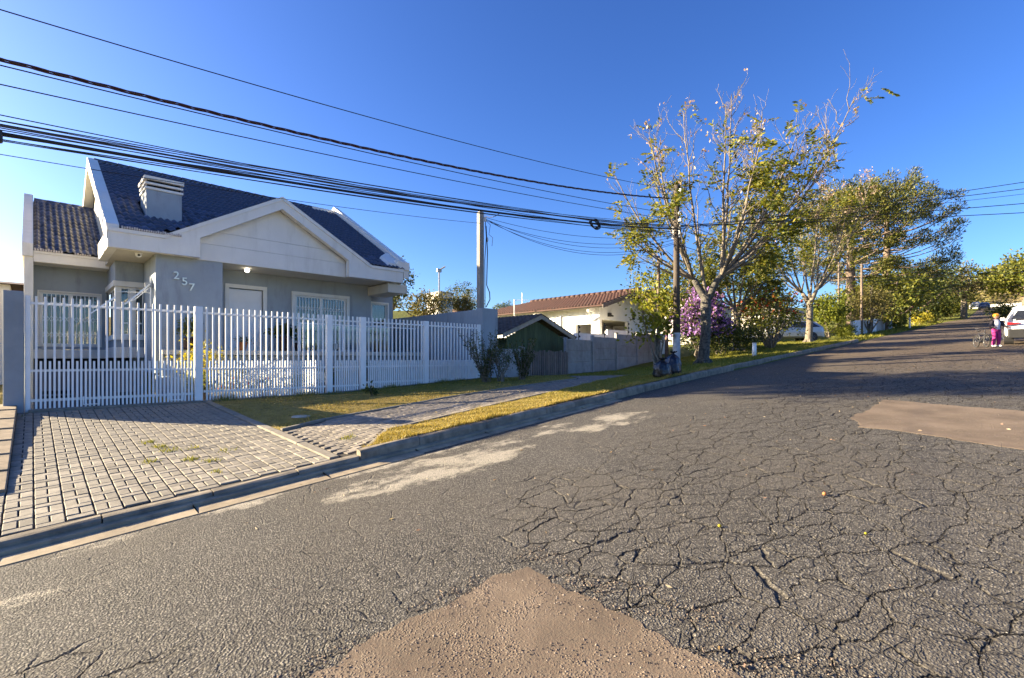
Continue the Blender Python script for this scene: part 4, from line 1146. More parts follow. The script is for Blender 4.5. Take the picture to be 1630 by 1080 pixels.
pil = thing('gate_pillar', 'weathered blue-grey pillar and side wall left of the driveway gate', 'wall', (-.24, 12.75, .55))
b = MB(); b.box(-.37, -.105, 12.60, 12.90, .3, 2.83); b.build('pillar', MAT['pillar'], pil, bevel=.012)
b = MB(); b.prism([(12.902, .2), (12.902, 2.79), (14.6, 2.60), (19.3, 2.25), (19.3, -.6), (12.902, -.4)][0:1] + [(12.902, 2.79), (14.6, 2.60), (19.3, 2.25), (19.3, -.6)], 'x', -.36, -.16); b.build('wall', MAT['pillar'], pil, bevel=.01)
sw = thing('side_wall', 'blue-grey boundary wall rising behind the right end of the white fence', 'wall', (11.1, 16, .9))
b = MB(); b.box(11.02, 11.18, 12.95, 24, .6, 3.30); b.build('wall', MAT['blue_wall'], sw, bevel=.01)
b = MB(); b.box(11.0, 11.72, 12.60, 12.948, .6, 3.34); b.build('pillar', MAT['blue_wall'], sw, bevel=.012)
b = MB(); b.box(11.722, 12.95, 12.66, 12.82, .6, 1.95); b.build('wall', MAT['panel'], sw, bevel=.01)
b = MB(); b.box(12.96, 13.14, 12.62, 12.80, .6, 2.05); b.build('post', MAT['pole'], sw, bevel=.012)
# service pole behind the pillar
sp = thing('service_pole', 'slim grey service pole with hanging cables standing behind the blue pillar', 'pole', (11.30, 13.05, .9))
b = MB(); b.hexa([(11.19,12.96,.9),(11.41,12.96,.9),(11.41,13.14,.9),(11.19,13.14,.9)], [(11.20,12.97,6.78),(11.40,12.97,6.78),(11.40,13.13,6.78),(11.20,13.13,6.78)])
b.build('shaft', MAT['pole'], sp, bevel=.012)
b = MB(); b.tube([(11.46, 12.93, 6.3), (11.50, 12.9, 5.4), (11.48, 12.92, 4.2), (11.58, 12.88, 3.95), (11.60, 12.88, 3.7), (11.46, 12.93, 3.42)], .018, 6); b.tube([(11.43, 12.95, 6.6), (11.47, 12.93, 5.9), (11.42, 12.95, 5.1), (11.43, 12.95, 3.4)], .014, 6)
b.tube([(11.44, 12.94, 6.5), (11.60, 12.86, 6.35), (11.55, 12.88, 6.0), (11.68, 12.82, 5.9), (11.66, 12.84, 5.6)], .009, 5)
b.build('cable', MAT['cable'], sp, smooth=True)
b = MB(); b.box(11.41, 11.47, 12.92, 12.98, 6.45, 6.62); b.ell((11.52, 12.93, 5.82), (.04, .04, .09)); b.build('insulator', MAT['white_frame'], sp)
# ------------------------------------------------------------------ utility poles and wires
PA = (17.0, 8.56)
def round_pole(name, label, x, y, h, r0, r1, mats, paint=None, cat='utility pole', group=None):
    z = Gf(x, y) if y > 0 else float(road_z(x)) + .1
    t = thing(name, label, cat, (x, y, z - .1), 0, group)
    b = MB(); zz = z + (paint or 0)
    b.tube([(x, y, z - .3 if not paint else zz), (x, y, z + h * .5), (x, y, z + h)], [r0, (r0 + r1)/2, r1], 14)
    b.build('shaft', mats[0], t, smooth=True)
    if paint:
        b = MB(); b.tube([(x, y, z - .3), (x, y, zz - .002)], [r0 * 1.02, r0 * 1.012], 14)
        b.build('painted_base', mats[1], t, smooth=True)
    return t
pa = round_pole('utility_pole', 'dark round utility pole with whitewashed base behind the bin bags', *PA, 6.75, .135, .095, (MAT['dark_pole'], MAT['whitewash']), 1.30)
for k, z in enumerate((7.8, 7.5, 6.95, 6.7)):
    b = MB(); b.box(PA[0]-.06, PA[0]+.06, PA[1]-.2, PA[1]-.08, z-.06, z+.04); b.build('bracket', MAT['grey_metal'], pa)
b = MB(); b.box(PA[0]-.05, PA[0]+.05, PA[1]-.16, PA[1]+.16, 6.05, 6.5); b.build('junction_box', MAT['grey_metal'], pa)
round_pole('utility_pole', 'thin pale pole rising behind the young leafy tree', 18.3, 10.0, 4.6, .085, .06, (MAT['brown_pole'],))
round_pole('utility_pole', 'tall bare pole up the street, right of the pine trunk', 50, 8.56, 6.0, .11, .08, (MAT['brown_pole'],))
round_pole('utility_pole', 'tall thin pole up the street between the lime bush and the pine trunk', 49.0, 10.0, 6.3, .085, .065, (MAT['brown_pole'],))
round_pole('utility_pole', 'slim dark pole standing among the row of green trees far up the street', 66, 9.2, 7.2, .16, .11, (MAT['dark_pole'],))

def quad3(p, q, r):
    A = np.array([[p[0]**2, p[0], 1], [q[0]**2, q[0], 1], [r[0]**2, r[0], 1]])
    return np.linalg.solve(A, np.array([p[1], q[1], r[1]]))
def street_wire(p, q, r, rad, label, group=None, mat='cable', x0=-15, x1=17.0, y=8.5, dy=0.0, twist=0, cat='wire', name='overhead_wire'):
    c = quad3(p, q, r)
    n = 60 if not twist else 420
    xs = np.linspace(x0, x1, n)
    pts = np.stack([xs, np.full(n, y) + dy * (xs - x1) / 30, np.polyval(c, xs)], 1)
    b = MB()
    if twist:
        for k in range(3):
            a = xs * 2 * np.pi / 1.15 + k * 2.094
            b.tube([tuple(v) for v in pts + np.stack([0*xs, np.cos(a)*twist, np.sin(a)*twist], 1)], rad, 5)
    else:
        b.tube([tuple(v) for v in pts], rad, 6)
    return tag(b.build(name, MAT[mat], smooth=True), label, cat, group)
street_wire((-.28, 5.8), (4.25, 6.16), (17, 7.8), .0085, 'single topmost wire crossing the sky above the house')
street_wire((-.28, 5.2), (4.25, 5.55), (17, 7.5), .0115, 'thick twisted dark red power cable, second from the top', mat='cable_red', twist=.016, cat='cable', name='twisted_cable')
street_wire((-.28, 5.13), (4.25, 5.48), (17, 6.92), .0085, 'thin black wire running close below the twisted cable')
street_wire((-.28, 4.9), (4.25, 5.28), (17, 6.7), .0080, 'single thin wire midway between the twisted cable and the thick bundle')
street_wire((-.28, 4.31), (6.9, 4.96), (17, 6.38), .023, 'thickest black cable bundle running low over the roof', cat='cable', name='cable_bundle')
for k, (z0, zm, za, rd) in enumerate([(4.51, 5.07, 6.60, .007), (4.49, 5.05, 6.53, .0075), (4.46, 5.05, 6.5, .007), (4.43, 5.04, 6.46, .009), (4.40, 5.03, 6.42, .007), (4.375, 5.02, 6.4, .0085), (4.35, 5.0, 6.36, .007), (4.53, 5.01, 6.2, .007), (4.44, 4.97, 6.13, .007), (4.37, 5.06, 6.17, .007)]):
    street_wire((-.28, z0), (6.3, zm - .02*math.sin(k)), (17, za), rd, 'thin telephone wire of the loose bunch above the thick cable bundle', 'thin wires of the loose bunch', dy=random.uniform(-.5, .5), mat='cable' if k % 3 else 'cable_grey')
for k, (z0, zm, za) in enumerate([(4.24, 4.62, 6.28), (4.20, 4.66, 6.25), (4.15, 4.58, 6.2)]):
    street_wire((-.28, z0), (4.25, zm), (17, za), .0065, 'thin wire hanging just below the thick cable bundle', 'wires under the thick cable', dy=.2*k)
def span(name, a, bb, sag, rad, label, cat='wire', group=None, mat='cable', n=28):
    a, bb = Vector(a), Vector(bb)
    b = MB()
    b.tube([a.lerp(bb, t) - Vector((0, 0, sag * 4 * t * (1 - t))) for t in np.linspace(0, 1, n)], rad, 6)
    return tag(b.build(name, MAT[mat], smooth=True), label, cat, group)
span('overhead_wire', (-15, 9.0, 4.05), (11.25, 12.95, 6.35), .50, .0065, 'lowest single wire sloping to the slim grey service pole')
for k, (zb_, za, sg) in enumerate([(6.55, 6.0, .62), (6.52, 5.9, .72), (6.5, 6.1, .52), (6.6, 6.15, .35), (6.56, 5.85, .80)]):
    span('overhead_wire', (11.42, 12.95, zb_), (16.95, 8.60, za), sg, .0075, 'slack wire drooping between the service pole and the dark pole', 'wire', 'slack wires right of the service pole')
span('overhead_wire', (8.0, 8.5, 5.10), (11.35, 12.9, 6.66), .10, .010, 'short black drop wire from the bundle to the service pole top')
span('overhead_wire', (11.9, 8.5, 5.62), (16.95, 8.5, 6.85), .16, .010, 'black wire branching upwards from the cable coil')
b = MB()
for k in range(5):
    a = np.linspace(0, 2*np.pi, 26)
    b.tube([(11.7 + .21*math.cos(t) + .02*k, 8.47 - .01*k + .02*math.sin(3*t), 5.53 + (.09 + .014*k)*math.sin(t)) for t in a], .010, 5)
tag(b.build('cable_coil', MAT['cable'], smooth=True), 'coil of spare black cable hanging from the bundle beside the large tree', 'cable coil')
b = MB(); b.box(-.75, -.25, 8.42, 8.56, 4.20, 4.34)
tag(b.build('splice_box', MAT['plastic'], bevel=.02), 'black splice box clamped on the thick cable bundle at the edge', 'splice box')
D = (25.0, -3.0)
for k, (za, zd) in enumerate([(6.30, 7.81), (6.38, 7.48), (6.28, 7.28), (6.36, 6.82), (6.42, 6.38)]):
    span('overhead_wire', (17, 8.5, za + .1), (D[0] + .6, D[1] - .8, zd + .08), .10, (.011, .011, .007, .012, .012)[k],
         ['uppermost wire crossing over the street beside the pines', 'second wire from the top crossing over the street by the pines', 'thin third wire crossing over the street by the pines', 'fourth wire from the top crossing over the street by the pines', 'lowest of the wires crossing over the street beside the pines'][k])
for k, (za, zd) in enumerate([(8.15, 10.45), (8.0, 10.1), (7.75, 9.8), (7.2, 9.25), (6.95, 9.0), (6.6, 8.6)]):
    span('overhead_wire', (50, 8.5, za), (66, -4, zd), .1, .012, 'faint far wire crossing the street above the parked white car', 'wire', 'far wires over the street', mat='cable_grey' if k < 3 else 'cable')
for k, dz in enumerate((.0, -.25, -.5, -1.1)):
    span('overhead_wire', (17, 8.5, 6.9 + dz), (50, 8.5, 9.5 + dz), .5, .012, 'wire running up the street behind the crowns of the roadside trees', 'wire', 'wires up the street')

# ------------------------------------------------------------------ neighbours on the right of the fence
# weathered picket gate
wg = thing('picket_gate', 'weathered grey wooden picket gate between pale post and concrete wall', 'gate', (14.6, 12.9, .9))
n = 22
for k in range(n):
    x = 13.20 + k * (2.85 / n)
    b = MB(); h = random.uniform(-.05, .04); wv = random.uniform(.075, .10)
    b.hexa([(x, 12.88, .80), (x + wv, 12.88, .80), (x + wv, 12.91, .80), (x, 12.91, .80)], [(x + random.uniform(-.02,.02), 12.88, 1.90 + h), (x + wv, 12.88, 1.90 + h + random.uniform(-.02, .02)), (x + wv, 12.91, 1.90 + h), (x, 12.91, 1.90 + h)])
    b.build('picket', MAT['wood'], wg)
b = MB(); b.box(13.18, 16.06, 12.915, 12.96, 1.05, 1.13); b.box(13.18, 16.06, 12.915, 12.96, 1.62, 1.70); b.build('cross_rail', MAT['wood'], wg)
# green shed
sh = thing('garden_shed', 'small green wooden shed with tiled gable roof behind the picket gate', 'shed', (15.6, 15.4, .8))
for k in range(22):
    x = 13.75 + k * .17
    top = 3.22 - abs(x + .08 - 15.6) * .385
    b = MB(); b.prism([(x, .8), (x + .163, .8), (x + .163, top - .02), (x, top - .02)], 'y', 14.25, 14.28); b.build('board', MAT['green_wood'], sh)
for xw in (13.76, 17.44):
    b = MB(); b.box(xw, xw + .04, 14.29, 16.8, .8, 2.45); b.build('side_wall', MAT['green_wood'], sh)
for s in (-1, 1):
    b = MB(); b.prism([(15.6, 3.30), (15.6 + s*2.3, 2.42), (15.6 + s*2.3, 2.60), (15.6, 3.48)] if s > 0 else [(15.6 - 2.3, 2.42), (15.6, 3.30), (15.6, 3.48), (15.6 - 2.3, 2.60)], 'y', 13.98, 14.03)
    b.build('barge_board', MAT['beige_board'], sh)
    b = MB(); a = (15.6, 3.46); e = (15.6 + s*2.4, 2.54)
    b.hexa([(min(a[0], e[0]), 14.0, a[1]-.02 if s > 0 else e[1]-.02), (max(a[0], e[0]), 14.0, e[1]-.02 if s > 0 else a[1]-.02), (max(a[0], e[0]), 17, e[1]-.02 if s > 0 else a[1]-.02), (min(a[0], e[0]), 17, a[1]-.02 if s > 0 else e[1]-.02)],
           [(min(a[0], e[0]), 14.0, a[1]+.02 if s > 0 else e[1]+.02), (max(a[0], e[0]), 14.0, e[1]+.02 if s > 0 else a[1]+.02), (max(a[0], e[0]), 17, e[1]+.02 if s > 0 else a[1]+.02), (min(a[0], e[0]), 17, a[1]+.02 if s > 0 else e[1]+.02)])
    r_ = b.build('roof', MAT['shed_tile'], sh)
    b = MB()
    for row in range(11):
        for col in range(13):
            t = (row + .5) / 11
            x = a[0] + (e[0] - a[0]) * (row / 11); z = a[1] + (e[1] - a[1]) * (row / 11) + .03
            y = 13.95 + col * .235
            x2 = a[0] + (e[0] - a[0]) * ((row + 1.15) / 11); z2 = a[1] + (e[1] - a[1]) * ((row + 1.15) / 11) + .06
            b.add([(x, y, z), (x, y+.11, z+.05), (x, y+.22, z), (x2, y, z2), (x2, y+.11, z2+.05), (x2, y+.22, z2), (x2, y+.11, z2-.03)],
                  [(0, 1, 4, 3), (1, 2, 5, 4), (3, 4, 6), (4, 5, 6)])
    tag(b.build('roof_tiles', MAT['shed_tile'], r_), kind='stuff')
# precast concrete panel wall, stepping up with the street
cw_ = thing('panel_wall', 'grey precast concrete panel wall stepping uphill beside the grass verge', 'wall', (19.5, 13.1, .9))
px_ = [16.05, 17.95, 19.85, 21.7, 23.6]; pt = [2.42, 2.58, 2.76, 2.88]; pb_ = [.7, .72, .85, 1.1]
for k in range(4):
    for r in range(4):
        h = (pt[k] - pb_[k] + .25) / 4
        z1 = pt[k] - r * h
        b = MB(); b.box(px_[k] + .06, px_[k+1] - .06, 13.03 + random.uniform(-.012, .012), 13.09, z1 - h + .002, z1)
        b.build('panel', MAT['panel'], cw_, bevel=.02)
for k in range(5):
    b = MB(); top = (pt[min(k, 3)] + .07)
    b.box(px_[k] - .06, px_[k] + .06, 12.98, 13.12, .5, top); b.build('post', MAT['panel'], cw_, bevel=.012)
for r in range(4):
    b = MB(); b.box(23.66, 23.72, 13.10, 15.4, 1.3 + r*.42, 1.3 + r*.42 + .41); b.build('panel', MAT['panel'], cw_, bevel=.022)
for k, (x, z, lb) in enumerate([(16.95, 2.40, 'black insulator rod on the lowest panel of the concrete wall'), (18.9, 2.56, 'black insulator rod on the second panel of the concrete wall'), (20.9, 2.74, 'black insulator rod on the third panel of the concrete wall')]):
    b = MB(); b.tube([(x, 13.06, z), (x, 13.06, z + .68)], .018, 6)
    for q in range(3): b.ell((x + .05, 13.06, z + .16 + q*.2), (.07, .035, .05), 8, 6)
    tag(b.build('fence_insulator', MAT['plastic']), lb, 'insulator', 'electric fence rods on the panel wall')
# white garden wall behind
gw = thing('garden_wall', 'bright white stepped garden wall behind the grey panel wall', 'wall', (21, 14.6, 1))
b = MB(); b.box(17.0, 18.6, 14.5, 14.66, .6, 2.62); b.box(18.602, 21.2, 14.48, 14.66, .6, 2.84); b.box(21.202, 27.5, 14.46, 14.66, .6, 3.1)
b.build('wall', MAT['white_render'], gw)
# the white house with the clay tiled roof
wh = thing('white_house', 'white house with red clay tile roof behind the grey panel wall', 'house', (25, 20, 1))
def wbx(name, mat, boxes, bevel=0): 
    m = MB()
    for q in boxes: m.box(*q)
    return m.build(name, mat, wh, bevel=bevel)
def wall_x(name, x, th, y0, y1, z0, z1, holes, mat, parent):
    """wall across X with holes (y0,y1,z0,z1)"""
    o = wall_y(name, y0, y1, 0, th, z0, z1, holes, mat, None)
    me = o.data; ol = Vector(o.location)
    off = offset(parent)
    for v in me.vertices:
        p = v.co + ol
        v.co = Vector((x + p.y, p.x, p.z)) - off
    me.flip_normals()
    o.parent = parent; o.location = (0, 0, 0)
    return o
wall_x('wall', 22.5, .2, 16.1, 27, .8, 4.52, [(16.45, 17.55, 2.4, 3.55), (19.5, 21.2, 2.55, 3.5)], MAT['white_render'], wh)
m = MB()
m.prism([(22.51, 3.80), (28.7, 3.80), (28.7, 4.47), (25.6, 5.36), (22.51, 4.47)], 'y', 15.9, 16.1); m.build('gable_wall', MAT['white_render'], wh)
wbx('wall', MAT['white_render'], [(22.51, 22.75, 15.9, 16.1, .8, 3.798), (25.4, 28.7, 15.9, 16.1, .8, 3.798), (22.752, 25.398, 15.9, 16.1, .8, 2.45), (22.7, 28.7, 19.0, 19.2, .8, 4.2), (28.5, 28.7, 16.1, 27, .8, 4.2)])
wbx('pier', MAT['brown_stone'], [(22.76, 23.1, 16.12, 16.4, 2.45, 3.79)])
wbx('doorway', MAT['dark'], [(23.3, 24.2, 18.93, 18.98, 1.4, 3.6)])
wbx('ceiling', MAT['cream'], [(22.7, 28.5, 16.1, 19, 3.80, 3.85)])
wf2 = wbx('window', MAT['grey_metal'], [(22.48, 22.54, 19.5, 21.2, 3.44, 3.5), (22.48, 22.54, 19.5, 21.2, 2.55, 2.6)] + [(22.48, 22.54, 19.5 + k*.42, 19.545 + k*.42, 2.6, 3.44) for k in range(5)])
m = MB(); m.box(22.60, 22.61, 19.5, 21.2, 2.55, 3.5); m.build('pane', MAT['glass'], wf2)
wbx('interior', MAT['dark'], [(23.6, 23.65, 19.3, 21.5, 2.4, 3.6)])
wbx('fascia_board', MAT['beige_board'], [(21.86, 21.92, 15.2, 27, 4.37, 4.55)])
wbx('eave_soffit', MAT['wood'], [(21.92, 22.49, 15.3, 27, 4.45, 4.48)])
for y in (16.2, 20.3, 24):
    m = MB(); m.box(21.95, 22.49, y, y + .14, 4.22, 4.44); m.tube([(21.98, y + .07, 4.24), (22.5, y + .07, 3.7)], .06, 4); m.build('eave_bracket', MAT['white_render'], wh)
wbx('pipe', MAT['grey_metal'], [(22.42, 22.48, 18.6, 18.66, .9, 4.1)])
m = MB(); m.box(23.3, 23.55, 15.78, 15.89, 3.98, 4.2); m.tube([(23.42, 15.85, 4.1), (23.42, 15.6, 4.0)], .05, 6); m.build('wall_lamp', MAT['plastic'], wh)
m = MB(); m.box(25.9, 26.15, 15.86, 15.898, 3.95, 4.45); m.build('vent', MAT['dark'], wh)
WS = .29
def wz(x): return 5.66 - abs(x - 25.6) * WS + .0
m = MB()
for s in (-1, 1):
    x1 = 25.6 + s * 3.85
    for (xa, xb) in ((25.6, x1),):
        pts = [(xa, 15.15, wz(xa) - .12), (xb, 15.15, wz(xb) - .12), (xb, 27.2, wz(xb) - .12), (xa, 27.2 - 3.2, wz(xa) - .12)]
        ptt = [(p[0], p[1], p[2] + .08) for p in pts]
        m.hexa(pts, ptt)
m.add([(25.6, 24, 5.62), (21.75, 27.2, wz(21.75) - .04), (29.45, 27.2, wz(29.45) - .04)], [(0, 1, 2)])
wr = m.build('roof', MAT['red_tile'], wh)
m = MB()
for row in range(11):
    xa = 21.72 + row * .355
    for col in range(54):
        y = 15.12 + col * .222
        if y > 27.1 - (xa - 21.7) * .83: continue
        z0, z1 = wz(xa) - .01, wz(xa + .4) - .04
        V = []
        for k in range(5):
            an = math.pi * k / 4
            V.append((xa, y + .11 - .085*math.cos(an), z0 + .075*math.sin(an)))
        for k in range(5):
            an = math.pi * k / 4
            V.append((xa + .40, y + .11 - .070*math.cos(an), z1 + .06*math.sin(an)))
        m.add(V, [(k, k+1, 6+k, 5+k) for k in range(4)] + [(4, 3, 2, 1, 0)])
tag(m.build('roof_tiles', MAT['red_tile'], wr, smooth=True), kind='stuff')
m = MB()
for col in range(22): m.tube([(25.6, 15.1 + col*.405, 5.70), (25.6, 15.53 + col*.405, 5.70)], [.12, .10], 8)
m.build('ridge_tiles', MAT['red_tile'], wr, smooth=True)
for s in (-1, 1):
    m = MB()
    x1 = 25.6 + s * 3.9
    P = [(25.6, wz(25.6) - .22), (x1, wz(x1) - .22), (x1, wz(x1) - .02), (25.6, wz(25.6) - .02)]
    m.prism(P if s > 0 else P[::-1], 'y', 15.08, 15.13); m.build('barge_board', MAT['wood'], wh)
b = MB(); b.tube([(20.9, 21.0, 1.0), (20.9, 21.0, 5.2)], .035, 6); b.tube([(20.9, 21.0, 5.15), (21.5, 20.4, 5.15)], .02, 5)
tag(b.build('antenna_mast', MAT['white_metal']), 'thin white mast standing before the eaves of the white house', 'mast')

# houses and things far behind
def block_house(name, label, x, y, z, sx, sy, h, roof_h, wm, rm, cat='house'):
    t = thing(name, label, cat, (x, y, z))
    b = MB(); b.box(x - sx/2, x + sx/2, y - sy/2, y + sy/2, z - 3, z + h); b.build('wall', wm, t)
    if roof_h > 0:
        b = MB(); b.prism([(y - sy/2 - .4, z + h), (y + sy/2 + .4, z + h), (y, z + h + roof_h)], 'x', x - sx/2 - .4, x + sx/2 + .4); b.build('roof', rm, t)
    else:
        b = MB(); b.box(x - sx/2 - .1, x + sx/2 + .1, y - sy/2 - .1, y + sy/2 + .1, z + h, z + h + .15); b.build('roof', rm, t)
    for s in (-1, 1):
        fr = MB(); fr.box(x + s*sx*.24 - .5, x + s*sx*.24 + .5, y - sy/2 - .03, y - sy/2, z + h*.45, z + h*.85); f_ = fr.build('window', MAT['grey_metal'], t)
        pn_ = MB(); pn_.box(x + s*sx*.24 - .42, x + s*sx*.24 + .42, y - sy/2 - .04, y - sy/2 - .031, z + h*.48, z + h*.82); pn_.build('pane', MAT['glass_dark'], f_)
    return t
block_house('neighbour_house', 'low house with dark tiled roof seen left of the gate pillar', -3.4, 31, 1.0, 5.6, 8, 3.45, .55, MAT['white_render'], MAT['red_tile'])
block_house('far_house', 'small white flat-roofed building among far trees behind the fence', 46, 63, 7.5, 2.6, 3.2, 4.3, 0, MAT['far_wall'], MAT['grey_roof'], 'building')
block_house('far_house', 'distant house with orange tiled roof beside the far round trees', 54, 66, 7.6, 5, 4, 1.6, 1.0, MAT['far_wall'], MAT['red_tile'])
block_house('far_house', 'distant cream house with low roof just left of the service pole', 66, 68, 8.0, 7, 4, 1.5, .5, MAT['cream'], MAT['red_tile'])
block_house('far_house', 'white house with grey gabled roof behind the second roadside tree', 53, 17, 3.6, 9, 7, 2.2, 1.6, MAT['far_wall'], MAT['grey_roof'])
block_house('far_house', 'pale house glimpsed through the red-leaved bush', 40, 20, 3.4, 8, 6, 2.6, 1.3, MAT['far_wall'], MAT['red_tile'])
b = MB(); b.tube([(43, 59.0, 7), (43, 59.0, 14.6)], .12, 6); b.box(42.6, 43.4, 58.9, 59.1, 14.4, 14.9); b.tube([(43, 59, 14.7), (43.9, 58.7, 15.3)], .12, 5)
tag(b.build('floodlight_mast', MAT['grey_metal']), 'thin floodlight mast rising over the far trees behind the fence', 'mast')
b = MB(); b.tube([(74, 72, 8), (74, 72, 15.5)], .09, 5)
tag(b.build('antenna_mast', MAT['grey_metal']), 'tiny far antenna just left of the service pole', 'mast')
# white wall up the street, low wall at its far end
w2_ = thing('street_wall', 'low white wall under the brown-green tree up the street', 'wall', (56, 8.75, 3.9))
for k in range(4):
    x = 47 + k * 5.0
    b = MB(); zb0 = float(road_z(x)); zb1 = float(road_z(x + 5))
    b.hexa([(x, 8.6, zb0-.4), (x+4.99, 8.6, zb1-.4), (x+4.99, 8.8, zb1-.4), (x, 8.8, zb0-.4)], [(x, 8.6, zb0+1.25), (x+4.99, 8.6, zb1+1.25), (x+4.99, 8.8, zb1+1.25), (x, 8.8, zb0+1.25)])
    b.build('wall_bay', MAT['white_render'] if k < 2 else MAT['panel'], w2_)
b = MB(); b.box(168, 168.6, -14, 6.5, 12, 14.9)
tag(b.build('end_wall', MAT['white_render']), 'long pale wall across the far end of the street', 'wall')
b = MB()
st = thing('street_sign', 'white sign post with dark red plate on the sunny verge up the street', 'sign', (64, 6.9, float(road_z(64))))
b.tube([(64, 6.9, 4.6), (64, 6.9, 7.1)], .075, 8); b.build('post', MAT['white_metal'], st)
b = MB(); b.lathe([(.0, -.02), (.36, -.02), (.36, .02), (.0, .02)], (0, 0, 0), 8)
for i, v in enumerate(b.V): b.V[i] = (64 - .1 + v[2], 6.9 + v[0], 6.75 + v[1])
b.build('plate', MAT['sign_red'], st)
tg = thing('marker_post', 'short white marker post standing in the grass by the kerb', 'post', (22.0, 7.55, Gf(22, 7.55)))
b = MB(); z = Gf(22, 7.55); b.tube([(22, 7.55, z - .1), (22, 7.55, z + .56)], .085, 12); b.build('shaft', MAT['white_metal'], tg, smooth=True)
b = MB(); b.tube([(22, 7.55, z + .561), (22, 7.55, z + .60)], [.09, .07], 12); b.build('cap', MAT['grey_metal'], tg, smooth=True)
# rubbish bags on the verge
def bag(name, x, y, r, h, mat, label, seed, lean=0.0):
    rng = np.random.default_rng(seed)
    z = Gf(x, y)
    t = thing(name, label, 'rubbish bag', (x, y, z))
    nu, nv = 40, 26
    prof = np.interp(np.linspace(0, 1, nv), [0, .06, .2, .5, .75, .88, .95, 1], [.75, .92, 1.0, .98, .78, .40, .13, .10])
    V = []
    ph = rng.uniform(0, 6.28, 12)
    for i in range(nv):
        u = i / (nv - 1)
        for k in range(nu):
            a = 2*math.pi*k/nu
            wr = 1 + .05*math.sin(3*a + ph[0] + 2*u) + .035*math.sin(7*a + ph[1] + 5*u) + .045*u*math.sin(13*a + ph[2]) + .02*math.sin(21*a + 9*u + ph[3]) + .03*math.sin(11*u + 2*a + ph[4])
            rr = r * prof[i] * wr
            V.append((x + rr*math.cos(a) + lean*u*h, y + rr*math.sin(a)*.9, z + h*u + .02*math.sin(5*a + ph[5])*u - .01))
    b = MB()
    Fc = [(i*nu+k, i*nu+(k+1)%nu, (i+1)*nu+(k+1)%nu, (i+1)*nu+k) for i in range(nv-1) for k in range(nu)]
    b.add(V, Fc); b.build('sack', mat, t, smooth=True)
    b = MB()
    kx, kz = x + lean*h, z + h
    for k in range(9):
        a = 2*math.pi*k/9 + rng.uniform(-.2, .2); L = r*rng.uniform(.22, .45)
        b.add([(kx, y, kz-.03), (kx + L*math.cos(a-.35), y + L*math.sin(a-.35), kz + L*.5), (kx + L*1.2*math.cos(a), y + L*1.2*math.sin(a), kz + L*.25), (kx + L*math.cos(a+.35), y + L*math.sin(a+.35), kz + L*.55)], [(0,1,2), (0,2,3)])
    b.build('knot', mat, t)
bag('rubbish_bag', 12.45, 6.70, .265, .50, MAT['bag'], 'knotted black rubbish bag nearest the kerb on the grass verge', 1)
bag('rubbish_bag', 13.25, 6.80, .27, .64, MAT['bag_blue'], 'taller dark blue rubbish bag leaning behind the black one', 2, .08)
# ------------------------------------------------------------------ trees and plants
RT = Vector((.712, -.7022, 0)); FW = Vector((.7022, .712, 0)); UP = Vector((0, 0, 1))

def leaves(name, P, D, S, ratio, mat, parent, fold=.25):
    """one folded four-cornered leaf at each point P, along D, of length S"""
    P = np.asarray(P, float); D = np.asarray(D, float); S = np.asarray(S, float)[:, None]
    n = len(P)
    D = D / (np.linalg.norm(D, axis=1, keepdims=True) + 1e-9)
    r = RNG.normal(size=(n, 3)); side = np.cross(D, r); side /= (np.linalg.norm(side, axis=1, keepdims=True) + 1e-9)
    nrm = np.cross(D, side)
    a = P; b = P + D*S*.5 + side*S*ratio*.5 + nrm*S*fold*.2; c = P + D*S; d = P + D*S*.5 - side*S*ratio*.5 + nrm*S*fold*.2
    V = np.stack([a, b, c, d], 1).reshape(-1, 3)
    Fq = np.arange(4*n).reshape(-1, 4)
    return np_mesh(name, V, Fq, mat, parent)

def cloud(center, radii, clumps, per, sig, seed, flat=.7, inner=.45, up=.25, keep=None):
    """points and directions of leaves gathered in clumps through an ellipsoid"""
    rng = np.random.default_rng(seed)
    c = np.array(center); r = np.array(radii)
    v = rng.normal(size=(clumps, 3)); v /= np.linalg.norm(v, axis=1, keepdims=True)
    rad = inner + (1 - inner) * rng.random((clumps, 1)) ** .6
    C = c + v * r * rad * (1 + .18 * rng.normal(size=(clumps, 1)))
    if keep is not None: C = C[keep(C)]
    sz = rng.uniform(.6, 1.4, len(C))
    P = np.repeat(C, per, 0) + rng.normal(size=(len(C)*per, 3)) * np.array([1, 1, flat]) * sig * np.repeat(sz, per)[:, None]
    D = rng.normal(size=P.shape) + np.array([0, 0, up - .1]) + (P - np.repeat(C, per, 0)) / sig * .6
    return P, D, C

def wob(a, b, n, amp, bend=None):
    a, b = Vector(a), Vector(b)
    pts = []
    c = a.lerp(b, .5) if bend is None else Vector(bend)
    for i in range(n + 1):
        t = i / n
        p = a*(1-t)**2 + c*2*t*(1-t) + b*t*t
        if 0 < i < n: p += Vector([random.uniform(-amp, amp) for _ in range(3)])
        pts.append(p)
    return pts

